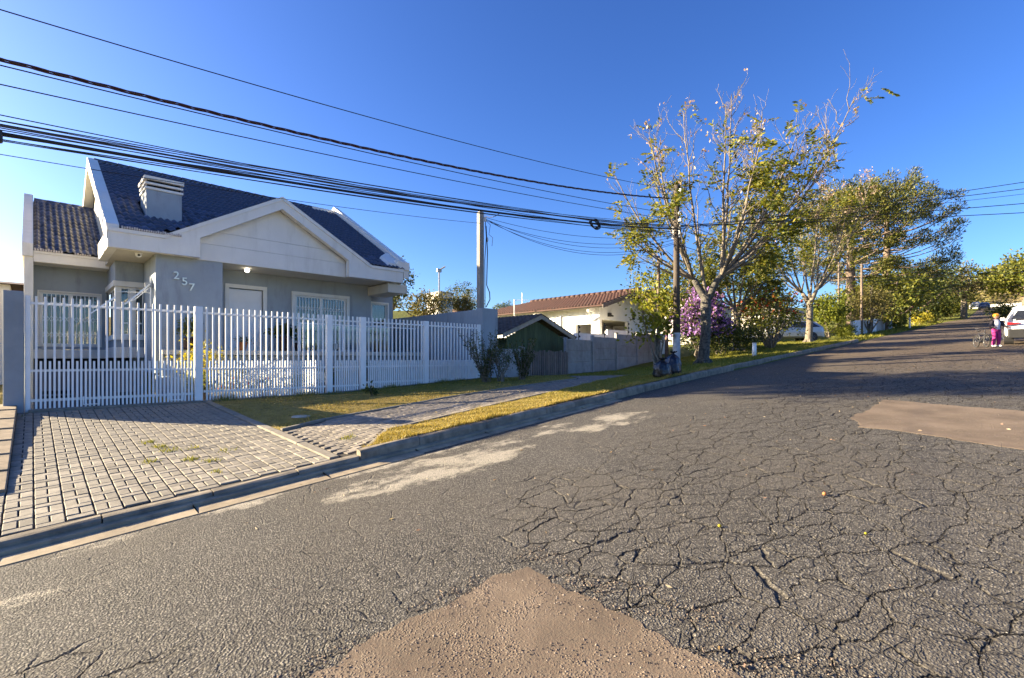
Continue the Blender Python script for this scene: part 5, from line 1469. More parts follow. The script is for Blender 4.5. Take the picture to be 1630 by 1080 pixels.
class Plant:
    def __init__(s, name, label, cat, base, group=None):
        s.t = thing(name, label, cat, base, 0, group)
        s.base = Vector(base)
        s.lp, s.ld, s.ls = [], [], []
        s.ends = []
    def twigs(s, mb, pts, r, depth, leafy, spread=.75, gravity=.25, mint=.35, nch=None, length=.5, zbare=None):
        """side shoots along a limb; the finest carry leaves while `leafy` allows"""
        L = sum((pts[i+1]-pts[i]).length for i in range(len(pts)-1))
        n = nch if nch else max(3, int(L * 1.6))
        for k in range(n):
            u = mint + (1 - mint) * (k + random.random()) / n
            i = min(int(u * (len(pts)-1)), len(pts)-2)
            p = pts[i].lerp(pts[i+1], u*(len(pts)-1) - i)
            tng = (pts[i+1] - pts[i]).normalized()
            side = Vector([random.gauss(0, 1) for _ in range(3)]); side = (side - tng*side.dot(tng)).normalized()
            d = (tng*random.uniform(.5, 1) + side*spread + UP*gravity).normalized()
            ln = L * length * (1.15 - u*.55) * random.uniform(.6, 1.1)
            if depth == 0: ln = min(ln, .9)
            e = p + d*ln
            q = wob(p, e, 4 if depth else 3, ln*.05, p.lerp(e, .5) - UP*ln*.06)
            rr = max(r*(1-u*.6)*.5, .006)
            mb.tube(q, list(np.linspace(rr, max(rr*.35, .0045), len(q))), 4 if depth else 3, cap=False)
            if depth: s.twigs(mb, q, rr, depth-1, leafy, spread, gravity, .3, None if depth > 1 else random.randint(3, 5), .5)
            s.ends.append((q[-1], d, depth))

def zg(x, y): return Gf(x, y)

def pinnate(P, D, S, n=7):
    """compound leaves: pairs of leaflets along a short stalk"""
    op, od, os_ = [], [], []
    for p, d, s in zip(P, D, S):
        d = Vector(d).normalized()
        d = (d + Vector((0, 0, -.35))).normalized()
        sd = d.cross(UP)
        if sd.length < .1: sd = Vector((1, 0, 0))
        sd.normalize()
        for k in range(n):
            q = Vector(p) + d * s * (k + 1) / n - UP * s * .18 * (k/n)**2
            for g in (-1, 1):
                op.append(q); od.append(sd*g + d*.55 + Vector((0, 0, random.uniform(-.35, .15)))); os_.append(s*.30*random.uniform(.75, 1.15))
    return op, od, os_

def vase_tree(name, label, base, scale, fork, ends, rtrunk, seed, leaf_fn, bark, limb_r=.055, pods=True, group=None, leaf=.60, lmat='leaf_main'):
    random.seed(seed)
    T = Plant(name, label, 'tree', base, group)
    B = Vector(base)
    fk = [B + RT*f[0]*scale + UP*f[1]*scale + FW*f[2]*scale for f in fork]
    m = MB()
    m.tube([B + UP*(-.2), B + UP*.06, B + UP*.30, B.lerp(fk[0], .45) + RT*.04, fk[0]], [rtrunk*1.75, rtrunk*1.45, rtrunk*1.08, rtrunk*.92, rtrunk*.98], 14)
    for f in fk[1:]: m.tube(wob(fk[0] - UP*.25, f, 4, .03), list(np.linspace(rtrunk*.75, rtrunk*.55, 5)), 10)
    for k in range(7):
        a = k*2.4 + .3; m.tube([B + Vector((math.cos(a), math.sin(a), 0))*rtrunk*.8 + UP*.22, B + Vector((math.cos(a), math.sin(a), 0))*rtrunk*1.7 + UP*.02, B + Vector((math.cos(a), math.sin(a), 0))*rtrunk*2.4 - UP*.08], [rtrunk*.4, rtrunk*.28, rtrunk*.1], 6)
    m.build('trunk', bark[0], T.t, smooth=True)
    for (fi, dx, dz, dy) in ends:
        dz *= .985; a = fk[fi]; e = B + RT*dx*.95*scale + UP*dz*scale + FW*dy*scale
        h = e - a
        bend = a + Vector((h.x*.62, h.y*.62, h.z*.36))
        q = wob(a, e, 9, .035*scale, bend)
        m = MB()
        L = h.length
        rr = limb_r * min(1.25, .55 + L/9) * scale
        m.tube(q, list(np.linspace(rr, .012, len(q))), 7, cap=False)
        T.twigs(m, q, rr, 1, None, .62, .30, .30, max(6, int(L*1.5/scale)), .32)
        if dz > 8: T.twigs(m, q[5:], rr*.5, 2, None, .7, .35, .15, 7, .34)
        m.build('limb', bark[1], T.t, smooth=True)
        T.ends.append((q[-1], h.normalized(), 0))
    P, D, S = [], [], []
    PP, PD, PS = [], [], []
    for (p, d, dep) in T.ends:
        rel = p - B
        pr, n, podp = leaf_fn(rel.dot(RT)/scale, rel.z/scale, rel.dot(FW)/scale)
        if random.random() < pr:
            for _ in range(n):
                P.append(p + Vector([random.gauss(0, .17) for _ in range(3)])*scale); D.append(d + Vector([random.gauss(0, .8) for _ in range(3)])); S.append(leaf*scale*random.uniform(.6, 1.15))
        elif pods and random.random() < podp:
            for _ in range(random.randint(2, 5)):
                PP.append(p + Vector([random.gauss(0, .10) for _ in range(3)])*scale); PD.append(Vector([random.gauss(0, .5) for _ in range(3)]) - UP*.8); PS.append(.13*scale*random.uniform(.7, 1.3))
    if P:
        op, od, os_ = pinnate(P, D, S)
        leaves('crown', [tuple(v) for v in op], [tuple(v) for v in od], os_, .46, MAT[lmat], T.t)
    if PP: tag(leaves('seed_pods', [tuple(v) for v in PP], [tuple(v) for v in PD], PS, .6, MAT['pod'], T.t), kind='stuff')
    return T

def lf_main(x, z, y):
    dens = np.interp(z, [2.2, 3.2, 6.5, 8.0, 9.2, 10.5], [.19, .21, .145, .035, .010, .002])
    if x > 1.0 and 4.5 < z < 7.6: dens += .05
    if x < -2.2 and z > 6: dens *= .25
    if x > 4.2 and z > 7.2: dens = .05
    return dens, (6 if z < 7 else 3), .07 if z > 6.5 else .03
B1 = (18.7, 8.3, zg(18.7, 8.3) - .02)
vase_tree('roadside_tree', 'large half-bare roadside tree with lichened trunk and sparse yellow-green leaves', B1, 1.0,
          [(0.10, 2.75, 0), (-.30, 3.35, .15), (.62, 3.45, -.2)],
          [(1, -3.6, 7.6, .2), (1, -3.3, 5.1, -.5), (1, -2.5, 8.6, -1.0), (1, -1.8, 9.6, .8), (0, -.9, 9.9, -.2), (1, -2.9, 6.3, 1.6), (1, -1.9, 5.9, -2.0), (0, -1.2, 8.0, 2.4),
           (2, 1.3, 10.9, .3), (2, .5, 9.9, -.9), (2, 2.8, 10.3, .7), (2, 3.4, 8.9, -.8), (2, 4.8, 9.7, .9), (2, 6.3, 10.7, .1), (2, 5.0, 8.5, -.7), (2, 4.1, 6.9, 1.2), (2, 2.9, 6.1, -1.5), (2, 1.2, 8.4, -2.3), (2, 2.2, 7.6, 2.2), (0, .3, 7.2, 1.5),
           (1, -2.6, 4.6, .8), (2, 3.2, 5.2, .6), (2, 2.2, 5.0, -1.3), (2, 3.5, 7.8, .3), (2, 2.8, 8.3, 1.0)],
          .205, 11, lf_main, (MAT['bark_grey'], MAT['bark']))
def lf_second(x, z, y):
    return np.interp(z, [2, 3, 6.5, 8, 9.5], [.16, .22, .20, .10, .02]), 6, .35 if z > 6.3 else .06
B2 = (35.2, 8.8, zg(35.2, 8.8) - .02)
vase_tree('roadside_tree', 'second roadside tree with pale trunk and many upright shoots beside the silver car', B2, 1.0,
          [(0.05, 2.7, 0), (-.3, 3.2, .2), (.35, 3.3, -.2)],
          [(1, -3.0, 7.0, .2), (1, -2.2, 8.6, -.6), (1, -1.6, 6.8, 1.2), (0, -.6, 9.6, .2), (0, .4, 10.2, -.5), (2, 1.2, 10.4, .5), (2, 2.0, 8.6, -1.0), (2, 2.8, 9.9, .3), (2, 4.2, 10.6, 0), (2, 3.4, 7.4, .9), (2, 2.4, 5.8, -.8), (1, -2.8, 5.2, -.8), (1, -1.2, 5.6, -1.6), (2, 1.2, 6.4, 1.8), (1, -2.0, 5.8, 1.8)],
          .20, 23, lf_second, (MAT['bark'], MAT['bark']), leaf=.55, limb_r=.06)
B3 = (28.2, 10.6, zg(28.2, 10.6))
vase_tree('garden_tree', 'bushy tree with knobbly trunk and dense green-yellow leaves behind the purple shrub', B3, .95,
          [(0, 2.2, 0), (-.25, 2.7, .1), (.3, 2.7, -.1)],
          [(1, -2.0, 5.6, .2), (1, -1.4, 6.8, -.5), (0, -.4, 7.3, .3), (0, .5, 7.0, -.4), (2, 1.5, 6.4, .5), (2, 2.4, 5.5, -.4), (2, 2.0, 4.4, .8), (1, -2.0, 4.4, -.8), (1, -1.0, 5.0, 1.4), (2, 1.0, 5.2, -1.3), (1, -2.2, 3.6, .3), (2, 2.3, 3.8, -.3)],
          .19, 31, lambda x, z, y: (.85, 5, .0), (MAT['bark'], MAT['bark']), pods=False, leaf=.5, limb_r=.075, lmat='leaf_mid')

def shrub(name, label, base, height, radii, cz, clumps, per, sig, size, mat, seed, cat='shrub', stems=5, flowers=None, stem_r=.03, ratio=.5, bark='bark', group=None, inner=.35):
    random.seed(seed)
    t = thing(name, label, cat, base, 0, group)
    B = Vector(base)
    P, D, C = cloud(B + UP*cz, radii, clumps, per, sig, seed, inner=inner)
    ok = P[:, 2] > base[2] + .03
    P, D = P[ok], D[ok]
    m = MB()
    for k in range(stems):
        c = Vector(C[random.randrange(len(C))])
        a = B + Vector((random.uniform(-.12, .12), random.uniform(-.12, .12), -.1))*min(1, height)
        q = wob(a, c, 5, .04*height, a.lerp(c, .5) + UP*.12*height)
        m.tube(q, list(np.linspace(stem_r, stem_r*.3, 6)), 6, cap=False)
        for _ in range(3):
            c2 = Vector(C[np.argmin(np.linalg.norm(C - np.array(c) + RNG.normal(0, sig*1.5, 3), axis=1))])
            m.tube(wob(q[3], c2, 3, .03*height), [stem_r*.5, stem_r*.4, stem_r*.3, stem_r*.15], 4, cap=False)
    m.build('trunk' if cat == 'tree' else 'stems', MAT[bark], t, smooth=True)
    S = RNG.uniform(.6, 1.3, len(P)) * size
    leaves('crown' if cat == 'tree' else 'foliage', P, D, S, ratio, MAT[mat], t)
    if flowers:
        fm, frac, fs, sel = flowers
        k = sel(P - np.array(base)) & (RNG.random(len(P)) < frac)
        Fp = P[k] + RNG.normal(0, .04, (k.sum(), 3))
        if len(Fp):
            Fp = np.repeat(Fp, 3, 0); leaves('flowers', Fp, RNG.normal(size=Fp.shape) + np.array([0, 0, .4]), RNG.uniform(.7, 1.3, len(Fp))*fs, .9, MAT[fm], t)['kind'] = 'stuff'
    return t

def at(x, y): return (x, y, zg(x, y) - .03)
shrub('young_tree', 'small young tree with big bright yellow-green leaves left of the dark pole', at(17.0, 9.35), 2.8, (.85, .85, 1.15), 2.25, 46, 20, .17, .20, 'leaf_young', 41, 'tree', 6, None, .045, .55)
shrub('purple_shrub', 'tall shrub covered in purple blossom behind the large tree trunk', at(22.9, 10.3), 3.0, (1.45, 1.2, 1.35), 1.75, 120, 34, .20, .15, 'leaf_dark', 43, 'shrub', 8,
      ('purple', .60, .105, lambda q: q[:, 2] > 1.15), .05)
shrub('purple_shrub', 'lower dark green shrub right of the purple blossom', at(25.0, 10.2), 1.8, (1.25, 1.0, .85), 1.0, 80, 40, .20, .13, 'leaf_dark', 44, 'shrub', 6, None, .04)
shrub('red_bush', 'spreading bush with orange-red bracts in front of the silver car', at(29.2, 9.2), 2.7, (2.0, 1.7, 1.0), 2.0, 130, 30, .22, .15, 'leaf_mid', 45, 'shrub', 12,
      ('red_flower', .10, .10, lambda q: (q[:, 2] > 1.9)), .06, inner=.5)
shrub('green_bush', 'dense dark green bush below the red-bracted bush', at(26.9, 9.7), 1.5, (.9, .8, .75), .85, 60, 36, .18, .13, 'leaf_dark', 46, 'shrub', 5)
shrub('lime_bush', 'rounded lime-green bush on a thin stem right of the second roadside tree', at(45.5, 10.0), 3.2, (1.35, 1.3, 1.45), 2.1, 130, 34, .22, .20, 'leaf_lime', 47, 'shrub', 5, None, .05)
shrub('grass_clump', 'low yellow-green grassy clump beside the lime bush', at(46.2, 9.0), .9, (1.0, .8, .5), .4, 50, 40, .16, .28, 'leaf_lime', 48, 'plant', 4, None, .02, .12)
shrub('olive_tree', 'low brown-green tree with several bare stems before the white street wall', at(51.5, 8.2), 3.6, (2.3, 1.7, 1.35), 2.6, 150, 40, .30, .16, 'leaf_olive', 49, 'tree', 9, None, .07)
shrub('wiry_bush', 'wiry dark bush with upright stems in front of the fence end', at(10.3, 10.9), 1.7, (.55, .5, .55), .85, 26, 40, .14, .07, 'leaf_dark', 50, 'shrub', 10, None, .018, .35)
shrub('small_plant', 'tiny dark green plant growing alone in the dry lawn', at(6.1, 11.2), .3, (.14, .14, .10), .16, 12, 16, .04, .07, 'leaf_dark', 51, 'plant', 4, None, .006)
# wiry shoots of the bush by the fence
def shoots(name, label, base, n, h, spread, seed, lean=(0, 0)):
    random.seed(seed)
    t = thing(name, label, 'shrub', base); B = Vector(base)
    m = MB(); P, D = [], []
    for k in range(n):
        a = random.uniform(0, 6.28); r = spread * random.uniform(.3, 1)
        e = B + Vector((math.cos(a)*r + lean[0], math.sin(a)*r + lean[1], h*random.uniform(.55, 1)))
        s0 = B + Vector((random.uniform(-.1, .1), random.uniform(-.1, .1), -.05))
        q = wob(s0, e, 7, .02, s0.lerp(e, .5) + Vector((0, 0, h*.05)))
        m.tube(q, list(np.linspace(.013, .004, 8)), 5, cap=False)
        for i in range(2, 8):
            for _ in range(16):
                P.append(q[i].lerp(q[i-1], random.random()) + Vector([random.gauss(0, .025) for _ in range(3)])); D.append(tuple(Vector([random.gauss(0, 1) for _ in range(3)]) + (e - s0)*.6))
    m.build('stems', MAT['twig'], t, smooth=True)
    leaves('foliage', [tuple(p) for p in P], D, RNG.uniform(.04, .09, len(P)), .35, MAT['leaf_dark'], t)
shoots('wiry_shrub', 'wiry shrub with long leaning shoots against the white fence end', at(9.95, 11.25), 30, 1.65, .75, 61, (-.15, .1))
shoots('wiry_shrub', 'denser wiry shrub standing before the grey wall by the pale post', at(11.0, 10.7), 28, 1.35, .45, 62, (.1, 0))

# araucaria pines: bare straight trunk, long bare boughs with needle tufts at their ends
def araucaria(label, x, y, z, H, rb, seed, low=.42):
    random.seed(seed); rng = np.random.default_rng(seed)
    t = thing('pine_tree', label, 'tree', (x, y, z), 0, 'araucaria pines up the street')
    B = Vector((x, y, z)); m = MB()
    m.tube([B - UP*.3, B + UP*H*.5, B + UP*H*.97], [.50, .38, .14], 12); m.build('trunk', MAT['bark_pine'], t, smooth=True)
    m = MB(); P, D, S = [], [], []
    nw = 11
    for w_ in range(nw):
        u = w_ / (nw - 1)
        h = H*(low + (.95 - low)*u)
        R0 = rb*(np.interp(u, [0, .25, .6, .85, 1], [.80, 1.0, .98, .78, .45]))
        nb = 8 if u < .85 else 8
        for k in range(nb):
            a = 2*math.pi*(k + random.uniform(-.3, .3))/nb + w_*.5
            rr = R0*random.uniform(.72, 1.08)
            dr = Vector((math.cos(a), math.sin(a), 0))
            s0 = B + UP*h
            e = s0 + dr*rr + UP*(rr*random.uniform(.02, .20) + u*1.3)
            q = wob(s0, e, 6, .06, s0.lerp(e, .55) - UP*rr*.16)
            m.tube(q, list(np.linspace(.075, .03, 7)), 5, cap=False)
            for j in range(3 if u > .62 else 2):
                v = (.55 + .21*j if u > .62 else .80 + .17*j) + random.uniform(-.05, .05)
                i = min(int(v*6), 5)
                p = q[i].lerp(q[i+1], min(v*6 - i, 1))
                sd = Vector((-dr.y, dr.x, 0))*random.uniform(-1, 1)*(1.3 - v) + dr*.5 + UP*random.uniform(.15, .6)
                c = p + sd.normalized()*random.uniform(.2, .7)
                m.tube([p, c], [.03, .02], 4, cap=False)
                sz = random.uniform(.55, .80)*(1.2 if u > .5 else 1)
                for _ in range(150):
                    g = Vector((random.gauss(0, 1), random.gauss(0, 1), random.gauss(0, 1))).normalized()*random.random()**.4
                    P.append(tuple(c + Vector((g.x, g.y, g.z*.72))*sz)); D.append(tuple(g*.8 + dr*.5 + UP*.7 + Vector([random.gauss(0, .5) for _ in range(3)]))); S.append(random.uniform(.18, .34))
    m.build('boughs', MAT['bark_pine'], t, smooth=True)
    leaves('crown', P, D, S, .30, MAT['needle'], t)
araucaria('nearer tall araucaria pine with bare trunk right behind the second roadside tree', 60, 11.2, 4.3, 13.6, 5.0, 71, .42)
araucaria('farther araucaria pine with broad dark crown beside the first pine', 70, 9.6, 5.0, 15.4, 6.3, 72, .34)

# the row of street trees beyond, and the tree on the right
def round_tree(label, x, y, z, H, R0, cz, n, per, sig, size, mat, seed, name='street_tree', group=None, trunk=.16, rz=None, bark='bark_pine', keep=None):
    random.seed(seed)
    t = thing(name, label, 'tree', (x, y, z), 0, group)
    B = Vector((x, y, z))
    P, D, C = cloud(B + UP*cz, (R0, R0, rz or R0*.75), n, per, sig, seed, inner=.4)
    m = MB()
    fk = B + UP*max(.8, (cz - (rz or R0*.75))*.9)
    m.tube([B - UP*.3, B + UP*.4, fk], [trunk*1.2, trunk, trunk*.85], 9)
    for k in range(9):
        c = Vector(C[random.randrange(len(C))])
        m.tube(wob(fk - UP*.1, c, 5, .08), list(np.linspace(trunk*.5, .03, 6)), 6, cap=False)
    m.build('trunk', MAT[bark], t, smooth=True)
    leaves('crown', P, D, RNG.uniform(.6, 1.3, len(P))*size, .55, MAT[mat], t)
    return t
rows = [('green street tree left in the row, just right of the pale poles', 60.5, 8.3, 3.0, 3.3, 4.4, 'leaf_mid'),
        ('bright green street tree behind the sign post', 72, 9.0, 3.4, 4.2, 5.0, 'leaf_mid'),
        ('dark broad street tree in the middle of the row', 84, 8.6, 4.0, 4.8, 6.0, 'leaf_dark'),
        ('big dark street tree near the crest of the street', 97, 8.4, 4.6, 5.6, 7.0, 'leaf_dark'),
        ('small green street tree under the pines', 66, 11.5, 2.6, 3.0, 4.2, 'leaf_mid')]
for k, (lb, x, y, R0, cz, H, mt) in enumerate(rows):
    round_tree(lb, x, y, float(road_z(x)), H, R0, cz, 130, 34, .38, .34, mt, 80 + k, group='street trees in the row')
round_tree('pale-trunked tree at the crest of the street', 104, 4.6, float(road_z(104)), 7, 2.4, 5.8, 80, 30, .35, .34, 'leaf_olive', 90, trunk=.42, rz=2.6, bark='bark')
round_tree('broad sunlit tree leaning over the right side of the street', 100, -2.0, float(road_z(100)), 10, 4.8, 5.9, 190, 40, .45, .40, 'leaf_mid', 91, trunk=.45, rz=2.5, bark='bark_pine')
round_tree('bright lime tree at the right edge behind the white car', 92, -5.5, float(road_z(92)), 9, 3.2, 5.2, 120, 36, .42, .40, 'leaf_lime', 92, trunk=.35, rz=2.6)
shrub('dark_bush', 'dark purplish bush by the road under the right hand tree', (92, .15, float(road_z(92)) - .05), 2.4, (1.5, 1.4, 1.3), 1.2, 70, 34, .3, .24, 'leaf_dark', 93, 'shrub', 5)
shrub('yellow_bush', 'small bright yellow bush at the top of the sunny verge', (80, 7.6, float(road_z(80))), 1.7, (1.1, .9, .7), 1.0, 40, 34, .22, .22, 'leaf_yellow', 94, 'shrub', 5)
shrub('verge_bush', 'low green bush on the verge right of the yellow bush', (87, 7.4, float(road_z(87))), 1.5, (1.3, .9, .7), .7, 40, 34, .25, .24, 'leaf_mid', 95, 'shrub', 5)
shrub('verge_bush', 'broad dark bush at the crest on the left of the street', (101, 7.6, float(road_z(101))), 2.6, (2.2, 1.8, 1.5), 1.5, 80, 34, .35, .3, 'leaf_dark', 99, 'shrub', 5)
shrub('verge_bush', 'green bush just beyond the crest behind the pale-trunked tree', (112, 6.6, float(road_z(112))), 2.4, (2.2, 1.8, 1.4), 1.4, 80, 34, .35, .3, 'leaf_mid', 100, 'shrub', 5)
shrub('verge_bush', 'low green bush on the verge beside the street wall', at(67.5, 8.4), 1.4, (1.6, .8, .8), .8, 50, 34, .25, .22, 'leaf_mid', 96, 'shrub', 5)
round_tree('sparse tree glimpsed between the two roadside trees', 33, 14.5, 2.3, 6, 2.6, 4.6, 80, 26, .35, .22, 'leaf_dark', 97, name='garden_tree', trunk=.14)
round_tree('dark green tree behind the second roadside tree', 46, 15.5, 3.2, 6, 2.6, 3.8, 80, 30, .35, .26, 'leaf_dark', 98, name='garden_tree', trunk=.14)
round_tree('leafy garden tree behind the dark utility pole', 24.5, 12.9, 1.7, 5, 1.9, 3.5, 80, 28, .28, .17, 'leaf_mid', 105, name='garden_tree', trunk=.10)
for k, (x, y, R0, cz, H) in enumerate([(112, 9.5, 4.0, 4.5, 6), (122, 7.8, 3.6, 4.0, 5.5), (132, 9.5, 4.2, 4.6, 6), (145, 8.6, 4.2, 4.4, 6)]):
    round_tree(['dark tree beyond the crest of the street, nearest of the far row', 'second tree beyond the crest on the left of the street', 'third tree beyond the crest on the left of the street', 'last tree on the left before the end wall'][k], x, y, float(road_z(x)), H, R0, cz, 90, 30, .42, .40, 'leaf_mid' if k % 2 else 'leaf_dark', 160 + k, group='trees beyond the crest')
round_tree('tall dense tree added out of view left of the blue-grey house', -4.4, 23.6, .8, 11, 2.0, 9.3, 110, 40, .32, .22, 'leaf_dark', 171, name='garden_tree', trunk=.16, rz=1.7)  # unseen tree, added to throw the wide shadow across the road
# far trees over the side wall
for k, (lb, x, y, z, R0, cz, mt) in enumerate([
    ('tall ragged dark tree right beside the house end', 27.0, 45.5, 3.5, 2.2, 5.9, 'leaf_dark'), ('bushy olive tree behind the side wall next to the ragged tree', 32.5, 47, 4.0, 2.7, 3.6, 'leaf_olive'),
    ('far dark spreading tree over the side wall', 55, 69, 7.5, 3.6, 4.8, 'leaf_dark'), ('far pale yellowish round tree by the white building', 49.5, 61.5, 7.4, 1.9, 2.9, 'leaf_olive'), ('tiny far tree left of the service pole', 71, 74, 8.0, 2.2, 3.6, 'leaf_dark')]):
    round_tree(lb, x, y, z, 6, R0, cz, 90, 30, .34, .28, mt, 110 + k, name='far_tree', trunk=.2, rz=R0*(1.15 if k == 0 else .7))
# far wood on the hill as one mass
pts = RNG.uniform([175, -90, 0], [300, 110, 0], (110, 3))
Pf, Df = [], []
for p in pts:
    z = 8 + (3 + 21*float(smooth(165, 260, p[0]))) * (1 - float(smooth(2, 38, p[1])))
    q, d, _ = cloud((p[0], p[1], z + 2.0), (3.5, 3.5, 2.2), 10, 16, .9, int(abs(p[0]*13 + p[1]*7)))
    Pf.append(q); Df.append(d)
Pf, Df = np.concatenate(Pf), np.concatenate(Df)
tag(leaves('hill_scrub', Pf, Df, RNG.uniform(.7, 1.5, len(Pf)), .6, MAT['leaf_olive'], None), kind='stuff')

# ------------------------------------------------------------------ the front garden behind the fence
gd = sheet('flower_bed', np.linspace(2.46, 11.0, 30), lambda x: 12.93, lambda x: 15.6, 14, .02, MAT['soil'])
def gz(x, y): return (x, y, zg(x, y))
shrub('flowering_shrub', 'yellowish flowering shrub by the gate post', gz(2.95, 14.0), 1.0, (.42, .5, .5), .62, 36, 26, .12, .08, 'leaf_yellow', 121, 'plant', 5, None, .012)
shrub('garden_plant', 'low leafy plant behind the gate end of the fence', gz(2.75, 13.3), .6, (.28, .3, .25), .3, 24, 22, .09, .08, 'leaf_lime', 122, 'plant', 4, None, .010)
for k, (x, y, r, mt, fl, lb) in enumerate([(3.5, 13.4, .26, 'leaf_mid', ('red_flower', .10, .05), 'low garden plant with red flowers nearest the gate post'), (4.2, 13.5, .22, 'leaf_lime', ('red_flower', .12, .05), 'low garden plant with red flowers, middle of the bed'),
        (4.9, 13.3, .25, 'leaf_dark', None, 'low dark garden plant behind the long fence panel'), (5.4, 13.7, .3, 'leaf_mid', ('leaf_yellow', .15, .05), 'garden plant with yellow flowers by the white fence post'), (6.3, 14.2, .35, 'leaf_mid', ('leaf_yellow', .12, .05), 'taller garden plant behind the small gate'),
        (3.9, 14.4, .3, 'leaf_yellow', None, 'yellow leaved plant below the porch'), (7.6, 14.0, .4, 'leaf_dark', None, 'dark plant behind the right fence panel')]):
    shrub('garden_plant', lb, gz(x, y), r*1.5, (r, r, r*.7), r*.7, 18, 22, .07, .075, mt, 130 + k, 'plant', 4, (fl[0], fl[1], fl[2], lambda q: q[:, 2] > .12) if fl else None, .008)
m = MB(); m.box(4.0, 6.2, 14.1, 14.3, .7, 1.22); m.box(3.6, 3.998, 13.9, 14.3, .7, 1.05)
tag(m.build('garden_step', MAT['white_wall'], bevel=.01), 'low white garden wall catching sun behind the fence', 'wall')
for k, (x, y, sx, lb) in enumerate([(3.2, 13.15, .28, 'pale stone at the foot of the fence near the gate post'), (3.75, 13.1, .34, 'larger pale stone at the foot of the fence'), (4.5, 13.1, .26, 'pale stone before the low garden wall'), (5.1, 13.05, .22, 'small pale stone near the white fence post')]):
    m = MB(); m.ell((x, y, zg(x, y) + .07), (sx, .14, .12), 10, 7)
    for i, v in enumerate(m.V): m.V[i] = (v[0] + random.uniform(-.02, .02), v[1] + random.uniform(-.02, .02), v[2] + random.uniform(-.015, .015))
    tag(m.build('garden_stone', MAT['stone']), lb, 'stone', 'stones along the garden fence')
def pot(x, y, z, r, h, mat, label, lm, ph, seed, size=.09):
    t = thing('potted_plant', label, 'potted plant', (x, y, z))
    m = MB(); m.lathe([(r*.65, 0), (r*.8, h*.3), (r, h*.9), (r*1.06, h*.92), (r*1.06, h), (r*.9, h), (r*.85, h*.93)], (x, y, z), 16); m.build('pot', MAT[mat], t, smooth=True)
    P, D, C = cloud((x, y, z + h + ph*.5), (r*1.3, r*1.3, ph*.5), 16, 24, .06, seed)
    leaves('foliage', P, D, RNG.uniform(.6, 1.3, len(P))*size, .45, MAT[lm], t)
pot(3.05, 15.7, 1.83, .17, .34, 'pot_dark', 'green potted plant in dark red pot by the number wall', 'leaf_mid', .55, 141)
pot(4.35, 15.55, 1.83, .13, .24, 'terracotta', 'small terracotta pot at the porch edge before the door', 'leaf_dark', .10, 142, .05)
pot(5.75, 16.3, 1.83, .20, .48, 'pot_dark', 'dark tall pot with spiky plant between door and window', 'leaf_dark', .35, 143, .16)
pot(6.35, 16.6, 1.83, .15, .3, 'pot_dark', 'bushy dark potted plant left of the sliding window', 'leaf_mid', .45, 144)
pot(9.2, 16.5, 1.83, .2, .45, 'pot_dark', 'dark potted plant at the right end of the porch', 'leaf_dark', .5, 145)
